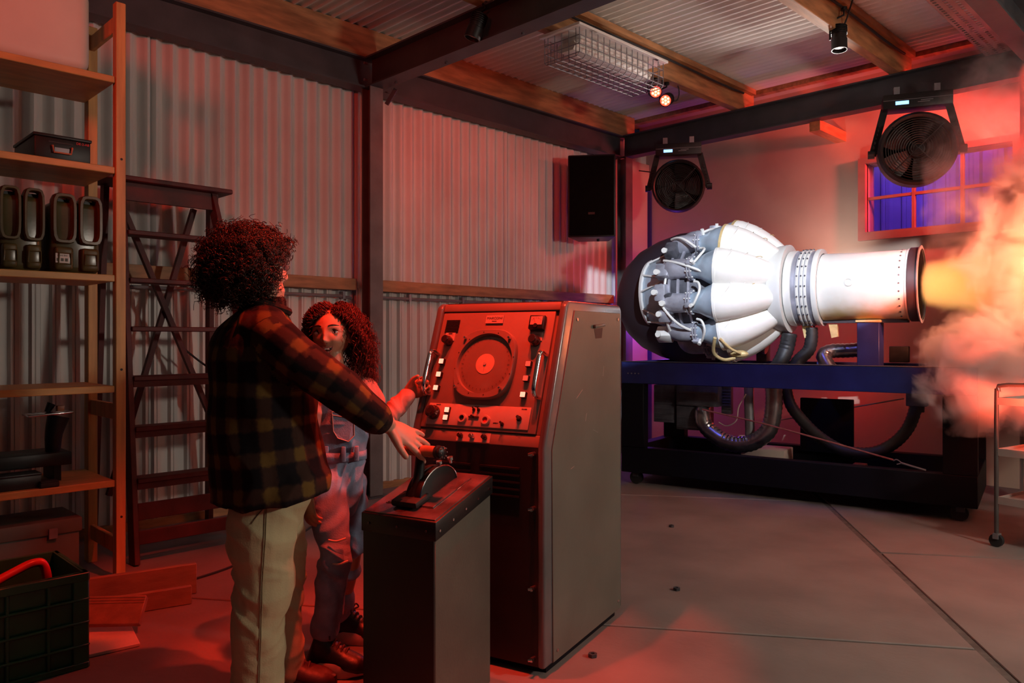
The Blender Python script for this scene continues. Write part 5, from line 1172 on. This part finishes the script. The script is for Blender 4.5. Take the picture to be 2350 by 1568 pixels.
# plaid cloth: two families of bands in the attribute 'cloth' (metres along and around)
def plaid():
    m = bpy.data.materials.new('plaid'); m.use_nodes = True; nt = m.node_tree; b = nt.nodes['Principled BSDF']; b.inputs['Roughness'].default_value = .92; b.inputs['Specular IOR Level'].default_value = .2
    at_ = nt.nodes.new('ShaderNodeAttribute'); at_.attribute_name = 'cloth'; sp_ = nt.nodes.new('ShaderNodeSeparateXYZ'); nt.links.new(at_.outputs['Vector'], sp_.inputs[0])
    def M_(op, a, b_=None, c=None):
        n = nt.nodes.new('ShaderNodeMath'); n.operation = op
        for i, v in enumerate((a, b_, c)):
            if v is None: continue
            if isinstance(v, (int, float)): n.inputs[i].default_value = v
            else: nt.links.new(v, n.inputs[i])
        return n.outputs[0]
    tex = nt.nodes.new('ShaderNodeTexCoord'); nz = nt.nodes.new('ShaderNodeTexNoise'); nz.inputs['Scale'].default_value = 60; nz.inputs['Detail'].default_value = 2; nt.links.new(tex.outputs['Object'], nz.inputs[0])
    def band(c, per, ph):
        f_ = M_('ABSOLUTE', M_('SUBTRACT', M_('FRACT', M_('ADD', M_('DIVIDE', c, per), ph)), .5))
        f_ = M_('ADD', f_, M_('MULTIPLY', M_('SUBTRACT', nz.outputs[0], .5), .16))
        r = nt.nodes.new('ShaderNodeMapRange'); r.interpolation_type = 'SMOOTHSTEP'; nt.links.new(f_, r.inputs[0]); r.inputs[1].default_value = .24; r.inputs[2].default_value = .36; return r.outputs[0]
    s_ = M_('MULTIPLY', M_('ADD', band(sp_.outputs[0], .105, .2), band(sp_.outputs[1], .105, .35)), .5)
    rp = nt.nodes.new('ShaderNodeValToRGB'); e = rp.color_ramp.elements; e[0].position = 0; e[0].color = (.008, .006, .008, 1); e[1].position = 1; e[1].color = (.15, .085, .022, 1)
    k = rp.color_ramp.elements.new(.5); k.color = (.045, .021, .015, 1)
    nt.links.new(s_, rp.inputs[0]); nt.links.new(rp.outputs[0], b.inputs['Base Color'])
    bp = nt.nodes.new('ShaderNodeBump'); bp.inputs['Strength'].default_value = .25; bp.inputs['Distance'].default_value = .004; nt.links.new(nz.outputs[0], bp.inputs['Height']); nt.links.new(bp.outputs[0], b.inputs['Normal'])
    MATS['plaid'] = m
plaid()
def cloth_attr(me, paths):
    """paths: (points, radius): nearest path gives (along, around)"""
    P = co(me); best = np.full(len(P), 1e9); out = np.zeros((len(P), 3))
    for pts, rad, ref, off in paths:
        pts = [np.array(p, float) for p in pts]; s0 = off
        for a, b in zip(pts[:-1], pts[1:]):
            t_ = b - a; L = np.linalg.norm(t_); t_ = t_ / L; w = P - a; s_ = np.clip(w @ t_, 0, L); r = w - s_[:, None] * t_; d_ = np.linalg.norm(r, axis=1) / rad
            u, v = frame(t_, ref); u, v = np.array(u), np.array(v); ang = np.arctan2(r @ v, r @ u)
            k = d_ < best; best[k] = d_[k]; out[k, 0] = s0 + s_[k]; out[k, 1] = ang[k] * rad; s0 += L
    at_ = me.attributes.new('cloth', 'FLOAT_VECTOR', 'POINT'); at_.data.foreach_set('vector', out.ravel().astype(np.float32))

# ------------------------------------------------------------------ the boy
BR, BF = -.79, 2.45
boy = thing('person', 'child in dark plaid jacket and beige trousers, one hand on the lever', 'person', (S2 * (BR - BF), S2 * (BR + BF), 0), PI / 4)
def qb(px, py, d): return Vector(((px - 1175) / 1777 * d - BR, d - BF, 1.15 + (776 - py) / 1777 * d))
E_ = Vector((.86, .50, 0)).normalized(); LT = Vector((-E_.y, E_.x, 0))
body = MB()
loft(body, [((.03, 0, .66), E_ * .10, LT * .13), ((.01, 0, .80), E_ * .095, LT * .125), ((.0, 0, .98), E_ * .10, LT * .14), ((-.005, 0, 1.12), E_ * .095, LT * .145), ((0, 0, 1.19), E_ * .07, LT * .12), ((.008, .0, 1.23), E_ * .05, LT * .055), ((.018, 0, 1.30), E_ * .052, LT * .052)], 20, 3)
bsh = qb(628, 778, 2.33); bel = qb(772, 887, 2.32); bwr = qb(889, 975, 2.41)
limb(body, [bsh, bel, bwr], [.05, .04, .03])
limb(body, [Vector((-.06, .13, 1.15)), Vector((-.07, .17, .95)), Vector((-.01, .15, .86))], [.05, .04, .03])
hips = [((.030, -.070, .70), (.018, -.080, .42), (.008, -.075, .09)), ((.010, .06, .70), (.020, .07, .42), (.035, .08, .09))]
for a, b, c in hips: limb(body, [a, b, c], [.075, .055, .04])
hd = qb(938, 1003, 2.455) - bwr
hand(body, bwr + hd.normalized() * .012, hd, (.30, -.72, .68), .180, 1, ((.10, .16, .10), (.02, .12, .10), (.02, .12, .10), (.05, .14, .1)), .30, (.80, .62, .12), .12, pw=.215)
hand(body, (-.005, .15, .855), (.8, .0, -.5), (.1, 1, .3), .13, -1, ((.4, .5, .3),) * 4, .08)
hc = qb(600, 620, 2.45); yaw = math.atan2(E_.x, -E_.y)      # face -y -> E_
HM = rot('Z', yaw) @ rot('X', .0); HM = Matrix(((E_.y, -E_.x, 0), (-E_.x * 1.0, -E_.y, 0), (0, 0, 1)))
HM = Matrix((( -LT.x, -E_.x, 0), (-LT.y, -E_.y, 0), (0, 0, 1))) @ rot('X', -.12)
det = head(body, hc, HM, 1.0, boy, smile=.5)
bm_ = solid(body, .0034, 3)
meshobj(bm_, 'body', 'skin_boy', boy); det()
# jacket
ZV = Vector((0, 0, 1)); jk = MB(); fb = [((.030, 0, .660), .180, .208), ((.030, 0, .70), .178, .206), ((.018, 0, .76), .172, .200), ((.004, 0, .88), .168, .196), ((.006, 0, 1.0), .158, .198), ((-.012, 0, 1.09), .146, .200), ((-.016, 0, 1.165), .120, .185), ((-.012, 0, 1.215), .088, .130), ((.002, 0, 1.245), .064, .075)]
loft(jk, [(c, E_ * a + ZV * (.025 if c[2] < .72 else 0), LT * b) for c, a, b in fb], 26, 4, bot=.06)
ps = [bsh + Vector((-.04, .03, .03)), bsh, qb(700, 837, 2.31), bel, qb(828, 931, 2.35), qb(866, 961, 2.385)]
limb(jk, ps, [.084, .080, .070, .061, .051, .046], 18)
pl_ = [Vector((-.04, .11, 1.13)), Vector((-.055, .15, 1.08)), Vector((-.07, .17, .95)), Vector((-.02, .155, .87))]
limb(jk, pl_, [.08, .078, .065, .055], 16)
limb(jk, [(-.045, -.02, 1.235), (-.035, .0, 1.27), (-.005, .04, 1.265)], [.03, .028, .026], 10)
jm = solid(jk, .0058, 6); folds(jm, .014, 5, 5, 3.5, 3.1); 
cloth_attr(jm, [([(.03, 0, .6), (0, 0, .9), (0, 0, 1.25)], .20, E_, 0.), (ps, .085, (0, 0, 1), .03), (pl_, .09, (0, 1, 0), .05)])
jo = meshobj(jm, 'plaid_jacket', 'plaid', boy)
cf = MB(); limb(cf, [qb(852, 951, 2.37), qb(872, 967, 2.39)], [.0495, .046], 18); meshobj(solid(cf, .005, 3), 'cuff', 'plaid', jo)
cl = MB(); P0 = Vector((.004, 0, 1.228)); col_pts = []
for k in range(19):
    a = PI * 2 * k / 19; rr = Vector(E_ * math.cos(a) * .074 + LT * math.sin(a) * .080); col_pts.append(P0 + rr + Vector((0, 0, .022 - .018 * math.cos(a))))
cl.tube(col_pts, .014, 8, closed=True); cl.build('collar', 'plaid', jo, smooth=True)
# front edge and red lining seen under the jacket
# trousers
tr1 = MB(); loft(tr1, [((.03, 0, .80), E_ * .10, LT * .13), ((.030, 0, .70), E_ * .112, LT * .142), ((.028, 0, .63), E_ * .115, LT * .145)], 22, 4)
rl = ([.096, .100, .096, .090, .083, .076, .076], [.094, .096, .092, .086, .080, .075, .075])
for k, (a, b, c) in enumerate(hips):
    a, b, c = Vector(a), Vector(b), Vector(c); pts = [a, a.lerp(b, .33), a.lerp(b, .7), b + E_ * .012, b.lerp(c, .35), b.lerp(c, .7), c + Vector((0, 0, -.025))]
    limb(tr1, pts, rl[k], 20)
tm = solid(tr1, .006, 6); folds(tm, .010, 3.5, 3.5, 10, 9.3); folds(tm, .006, 8, 8, 14, 2.3); tro = meshobj(tm, 'trousers', 'chino', boy)
from mathutils.bvhtree import BVHTree
bv = BVHTree.FromPolygons([tuple(p) for p in co(tm)], [tuple(p.vertices) for p in tm.polygons])
def on_cloth(p, d_, off=.0012):
    h = bv.ray_cast(Vector(p) + Vector(d_).normalized() * .3, -Vector(d_).normalized()); return h[0] + Vector(d_).normalized() * off if h[0] is not None else Vector(p)
for dx in (0, .05):
    a, b, c = (Vector(v) for v in hips[0]); sd_ = (-LT - E_ * (.18 - dx)); line = []
    for t_ in np.linspace(.02, 1, 40): p = a.lerp(b, t_ * 2) if t_ < .5 else b.lerp(c, t_ * 2 - 1); line.append(on_cloth(p, sd_))
    MB().tube(line, .0017, 5).build('seam', 'chino_seam', tro)
MB().tube([on_cloth(Vector((.03, -.07, z)) , -LT - E_ * k) for z, k in ((.655, .15), (.64, .32), (.62, .5), (.605, .62))], .0022, 5, 4).build('pocket_edge', 'chino_seam', tro)
shoe(boy, (-.07, -.09, 0), (.185, -.06, 0), .10, .115, 'shoe_red', 'shoe_black'); shoe(boy, (-.04, .065, 0), (.205, .10, 0), .10, .115, 'shoe_red', 'shoe_black')
# curly hair: ball of corkscrews around the back and top of the head
hcn = qb(570, 612, 2.47)
hb_ = MB().sphere(hcn + Vector((-.004, .01, .0)), (.120, .125, .118), 24, 16).build('hair_mass', 'hair_boy', boy, smooth=True)
items = []
fwd = np.array(E_)
for i in range(3900):
    v = rng.normal(size=3); v /= np.linalg.norm(v)
    fdir = v @ fwd
    if fdir > .45 and v[2] < .30 - (1 - fdir) * .3: continue
    if fdir > .78 and v[2] < .52: continue
    if v[2] < -.84: continue
    R0 = np.array((.103, .105, .098)); R1 = np.array((.158, .162, .142)) * (1 + rng.normal() * .055)
    if v[2] < -.1: R1 = R1 * (1 + .10 * (-v[2])); R1[0] *= .98
    p0 = np.array(hcn) + v * R0; p2 = np.array(hcn) + v * R1 + rng.normal(size=3) * .012 + np.array((0, 0, -.010)); p1 = (p0 + p2) / 2 + rng.normal(size=3) * .016 + np.array((0, 0, .008))
    items.append((p0, p1, p2, .0055 + rng.random() * .004, .0014, 2.6 + rng.random() * 1.8))
curls('curly_hair', 'hair_boy', boy, items)

# ------------------------------------------------------------------ the girl
GR, GF = -.63, 2.75
girl = thing('person', 'smiling child with long red-lit curls in blue denim dungarees gripping the console handle', 'person', (S2 * (GR - GF), S2 * (GR + GF), 0), PI / 4)
def qg(px, py, d): return Vector(((px - 1175) / 1777 * d - GR, d - GF, 1.15 + (776 - py) / 1777 * d))
XR, YF = Vector((1, 0, 0)), Vector((0, 1, 0))
body = MB()
loft(body, [(qg(765, 1125, 2.75), XR * .085, YF * .065), (qg(772, 1045, 2.75), XR * .08, YF * .06), (qg(776, 940, 2.75), XR * .095, YF * .062), (qg(778, 892, 2.75), XR * .10, YF * .055), (qg(772, 868, 2.74), XR * .05, YF * .045), (qg(768, 845, 2.74), XR * .036, YF * .038), (qg(764, 810, 2.74), XR * .036, YF * .04)], 20, 3)
gsh = qg(836, 897, 2.77); gel = qg(880, 966, 2.76); gwr = qg(938, 905, 2.905)
limb(body, [gsh, gel, gwr], [.036, .032, .022])
hbar = qg(973, 876, 2.885)
D_ = qg(985, 878, 2.925) - gwr; hand(body, gwr, D_, (-.15, 1, .12), .140, 1, ((1.25, 1.45, .7), (1.25, 1.5, .8), (1.25, 1.5, .8), (1.2, 1.45, .8)), .05, (.75, .50, .45), .5, pw=.25)
rsh = qg(722, 895, 2.72); rel = qg(700, 1010, 2.66); rwr = qg(706, 1132, 2.575)
limb(body, [rsh, rel, rwr], [.036, .030, .022])
hand(body, rwr, (.10, -.02, -1), (-.55, -.85, 0), .135, 1, ((.3, .35, .25), (.32, .4, .3), (.38, .45, .3), (.42, .5, .3)), .06, (.8, .45, .35), .3)
gl = [(qg(745, 1112, 2.69), qg(768, 1265, 2.63), qg(748, 1440, 2.665)), (qg(800, 1112, 2.83), qg(806, 1255, 2.87), qg(780, 1402, 2.93))]
for a, b, c in gl: limb(body, [a, b, c], [.055, .042, .032])
GM = rot('Y', -.05) @ rot('Z', -.10) @ rot('X', -.10)
det = head(body, qg(759, 767, 2.74), GM, .93, girl, smile=1.2, gaze=(.0022, .0012))
meshobj(solid(body, .0031, 3), 'body', 'skin_girl', girl); det()
# shirt with sleeves
stm = MB(); loft(stm, [(qg(774, 1000, 2.75), XR * .098, YF * .07), (qg(776, 940, 2.75), XR * .106, YF * .073), (qg(778, 898, 2.75), XR * .112, YF * .068), (qg(774, 872, 2.745), XR * .075, YF * .055), (qg(770, 858, 2.74), XR * .046, YF * .046)], 20, 4)
limb(stm, [gsh + Vector((-.03, 0, .0)), gsh, gsh.lerp(gel, .5), gel, gel.lerp(gwr, .5), gwr - (gwr - gel).normalized() * .012], [.05, .05, .045, .041, .036, .032], 16)
limb(stm, [rsh + Vector((.03, 0, .0)), rsh, rsh.lerp(rel, .5), rel, rel.lerp(rwr, .6), rwr + Vector((0, 0, .004))], [.05, .05, .045, .04, .035, .031], 16)
sm_ = solid(stm, .005, 5); folds(sm_, .006, 14, 14, 18, 1.7); meshobj(sm_, 'shirt', 'pink_shirt', girl)
# dungarees
dg_ = MB(); loft(dg_, [(qg(768, 1150, 2.75), XR * .088, YF * .085), (qg(767, 1105, 2.75), XR * .105, YF * .086), (qg(774, 1050, 2.75), XR * .097, YF * .078), (qg(778, 1000, 2.75), XR * .101, YF * .078), (qg(781, 950, 2.745), XR * .102, YF * .078), (qg(783, 918, 2.742), XR * .088, YF * .073)], 24, 4)
rl = ([.074, .066, .059, .054, .052, .050, .050], [.070, .063, .056, .052, .050, .048, .046])
for k, (a, b, c) in enumerate(gl): limb(dg_, [a, a.lerp(b, .35), a.lerp(b, .7), b + Vector((.006, -.008, 0)), b.lerp(c, .35), b.lerp(c, .75), c + Vector((0, 0, -.012))], rl[k], 18)
dm = solid(dg_, .005, 5); folds(dm, .009, 10, 10, 12, 5.2); do = meshobj(dm, 'dungarees', 'denim', girl)
w0, w1 = qg(774, 1052, 2.75), qg(775, 1030, 2.75)
for c, h2 in ((qg(774, 1043, 2.75), .016),):
    ring = [c + XR * .104 * math.cos(a) + YF * .085 * math.sin(a) for a in np.linspace(0, 2 * PI, 33)[:-1]]
    m = MB(); vs = [p + Vector((0, 0, z)) for z in (-h2, h2) for p in ring]; m.add(vs, [(i, (i + 1) % 32, 32 + (i + 1) % 32, 32 + i) for i in range(32)]); o = m.build('waistband', 'denim', do, smooth=True); md = o.modifiers.new('s', 'SOLIDIFY'); md.thickness = .006
for px in (748, 788, 816): p = qg(px, 1043, 2.662); MB().box((p.x - .007, p.y - .008 + .018 * abs(px - 780) / 36, p.z - .026), (p.x + .007, p.y + .01 + .018 * abs(px - 780) / 36, p.z + .026)).build('belt_loop', 'denim', do, bevel=.003)
def fy(px): return 2.75 - .081 * math.sqrt(max(.05, 1 - ((px - 780) / 66) ** 2))
pk = [(762, 945), (812, 953), (813, 1000), (800, 1014), (775, 1006), (765, 990)]
m = MB(); vs = [qg(x, y, fy(x) - .006) for x, y in pk] + [qg(x, y, fy(x) + .012) for x, y in pk]; n = len(pk); m.add(vs, [tuple(range(n)), tuple(range(2 * n - 1, n - 1, -1))] + [(i, (i + 1) % n, n + (i + 1) % n, n + i) for i in range(n)]); pko = m.build('bib_pocket', 'denim', do)
MB().tube([qg(x, y, fy(x) - .0075) for x, y in pk + pk[:1]], .0016, 5).build('stitching', 'sole', pko)
MB().tube([qg(x, y, fy(x) - .0075) for x, y in ((762, 953), (812, 961))], .0016, 5).build('stitching', 'sole', pko)
for x, x2 in ((752, 748), (806, 812)):
    MB().bar(qg(x, 925, fy(x) - .002), qg(x2, 885, 2.70), .024, .005, (0, 1, 0)).build('strap', 'denim', do)
    MB().cyl(qg(x, 922, fy(x) - .004), qg(x, 922, fy(x) - .009), .009, n=14).build('button', 'steel_bright', do)
for px, py, d in ((773, 1292, 2.575), (768, 1240, 2.572)): MB().tube([qg(px - 14, py, d + .006), qg(px + 4, py + 3, d), qg(px + 26, py - 4, d + .01)], .004, 6, 4).build('rip', 'sole', do)
shoe(girl, qg(708, 1544, 2.66) * 1 - Vector((0, 0, qg(708, 1544, 2.66).z)), Vector((.135, -.115, 0)), .088, .12, 'shoe_black', 'sole')
a = qg(765, 1470, 2.95); shoe(girl, (a.x, a.y, 0), (a.x + .20, a.y - .04, 0), .085, .11, 'shoe_black', 'sole')
# long curls
hcn = qg(763, 760, 2.755); items = []
MB().sphere(hcn + Vector((.003, .030, .012)), (.080, .086, .086), 24, 16).build('hair_mass', 'hair_girl', girl, smooth=True)
C0 = np.array(hcn + Vector((.0, .018, .012)))
for i in range(3400):
    v = rng.normal(size=3); v /= np.linalg.norm(v)
    if v[1] < -.05 and v[2] < .62 - .50 * abs(v[0]) - .0: 
        if not (abs(v[0]) > .80): continue
    if v[2] < -.55: continue
    p0 = C0 + v * np.array((.074, .080, .082)); sx = 1 if v[0] > 0 else -1
    ln = (.05 + .19 * rng.random()) * (1. if v[2] < .55 else .55 + .45 * rng.random())
    outw = np.array((v[0], v[1] * .8 + .10, 0.)); outw /= np.linalg.norm(outw) + 1e-6
    bulge = (.040 if sx > 0 else .020) * (.5 + rng.random())
    p1 = p0 + v * .022 + outw * bulge * .8 + np.array((0, 0, .012 if v[2] > .3 else -.02)); p2 = p0 + outw * bulge * 1.25 + np.array((.018 if sx > 0 else 0, .02, -ln))
    if v[2] > .35 and v[1] < .35: p2 = p0 + np.array((sx * (.055 + .03 * rng.random()) * (1 - abs(v[0]) * .5), .015, -ln * .5)); p1 = p0 + v * .020 + np.array((sx * .03, 0, .008))
    if p2[1] < C0[1] - .05 and abs(p2[0] - C0[0]) < .062: continue
    items.append((p0, p1, p2, .0045 + rng.random() * .004, .0012, 3 + ln * 18))
curls('curly_hair', 'hair_girl', girl, items)

# ------------------------------------------------------------------ LED-lit exhaust smoke with a glowing jet core
def smoke_material():
    m = bpy.data.materials.new('smoke'); m.use_nodes = True; nt = m.node_tree; nt.nodes.remove(nt.nodes['Principled BSDF']); out = nt.nodes['Material Output']
    def M_(op, a, b=None, c=None):
        n = nt.nodes.new('ShaderNodeMath'); n.operation = op
        for i, v in enumerate((a, b, c)):
            if v is None: continue
            if isinstance(v, (int, float)): n.inputs[i].default_value = v
            else: nt.links.new(v, n.inputs[i])
        return n.outputs[0]
    def SS(v, lo, hi):
        r = nt.nodes.new('ShaderNodeMapRange'); r.interpolation_type = 'SMOOTHSTEP'; nt.links.new(v, r.inputs[0]); r.inputs[1].default_value = lo; r.inputs[2].default_value = hi; return r.outputs[0]
    tc = nt.nodes.new('ShaderNodeTexCoord'); P = tc.outputs['Object']; sx = nt.nodes.new('ShaderNodeSeparateXYZ'); nt.links.new(P, sx.inputs[0]); X, Y, Z = sx.outputs
    nz = nt.nodes.new('ShaderNodeTexNoise'); nz.inputs['Scale'].default_value = 4.6; nz.inputs['Detail'].default_value = 4.; nz.inputs['Roughness'].default_value = .66; nz.inputs['Distortion'].default_value = .5
    nt.links.new(P, nz.inputs[0]); N_ = M_('MULTIPLY', M_('SUBTRACT', nz.outputs[0], .5), 1.9)
    def blob(c, R):
        d = nt.nodes.new('ShaderNodeVectorMath'); d.operation = 'DISTANCE'; nt.links.new(P, d.inputs[0]); d.inputs[1].default_value = c
        return M_('SUBTRACT', 1., M_('DIVIDE', d.outputs['Value'], R))
    thick = None
    for c, R in (((.55, 0, .05), .42), ((.68, 0, .36), .42), ((.88, 0, .55), .55), ((.24, -.05, -.52), .30), ((.46, -.05, -.47), .42), ((.70, 0, -.52), .52), ((.32, -.05, -.76), .27), ((.16, -.08, -.66), .19), ((1.0, 0, -.05), .60), ((.22, -.40, -.60), .25), ((.40, -.42, -.52), .30), ((.31, -.42, -.80), .22)):
        b = blob(c, R); thick = b if thick is None else M_('MAXIMUM', thick, b)
    rad = M_('SQRT', M_('ADD', M_('MULTIPLY', Y, Y), M_('MULTIPLY', Z, Z)))
    jr = M_('ADD', .17, M_('MULTIPLY', X, .24)); jet = M_('SUBTRACT', 1., M_('DIVIDE', rad, jr))
    jet = M_('MULTIPLY', jet, SS(X, -.02, .05))
    jn = M_('ADD', jet, M_('MULTIPLY', N_, M_('ADD', .22, M_('MULTIPLY', X, .5))))
    dj = M_('MULTIPLY', SS(jn, .05, .40), M_('ADD', 9., M_('MULTIPLY', X, -4.)))
    dt = M_('MULTIPLY', SS(M_('ADD', thick, N_), .05, .45), 11.)
    thin = None
    for c, R in (((.85, .15, .95), .85), ((.5, .25, .65), .70)):
        b = blob(c, R); thin = b if thin is None else M_('MAXIMUM', thin, b)
    dn = M_('MULTIPLY', SS(M_('ADD', thin, N_), .0, .8), 2.4)
    dens = M_('ADD', M_('MAXIMUM', dj, dt), dn)
    sc_ = nt.nodes.new('ShaderNodeVolumeScatter'); sc_.inputs['Color'].default_value = (.94, .93, .92, 1); sc_.inputs['Anisotropy'].default_value = .0; nt.links.new(dens, sc_.inputs['Density'])
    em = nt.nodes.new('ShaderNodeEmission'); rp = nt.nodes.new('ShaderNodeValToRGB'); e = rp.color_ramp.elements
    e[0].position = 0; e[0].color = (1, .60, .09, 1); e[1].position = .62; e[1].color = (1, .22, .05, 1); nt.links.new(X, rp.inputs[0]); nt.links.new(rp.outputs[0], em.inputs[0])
    fl = M_('MULTIPLY', SS(jn, .05, .5), SS(X, .80, .0)); nt.links.new(M_('MULTIPLY', fl, 5.0), em.inputs[1])  # jet core emits in place of orange LED light on the smoke
    ad = nt.nodes.new('ShaderNodeAddShader'); nt.links.new(sc_.outputs[0], ad.inputs[0]); nt.links.new(em.outputs[0], ad.inputs[1]); nt.links.new(ad.outputs[0], out.inputs['Volume'])
    MATS['smoke'] = m
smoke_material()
NZ = EO + ea * 1.972
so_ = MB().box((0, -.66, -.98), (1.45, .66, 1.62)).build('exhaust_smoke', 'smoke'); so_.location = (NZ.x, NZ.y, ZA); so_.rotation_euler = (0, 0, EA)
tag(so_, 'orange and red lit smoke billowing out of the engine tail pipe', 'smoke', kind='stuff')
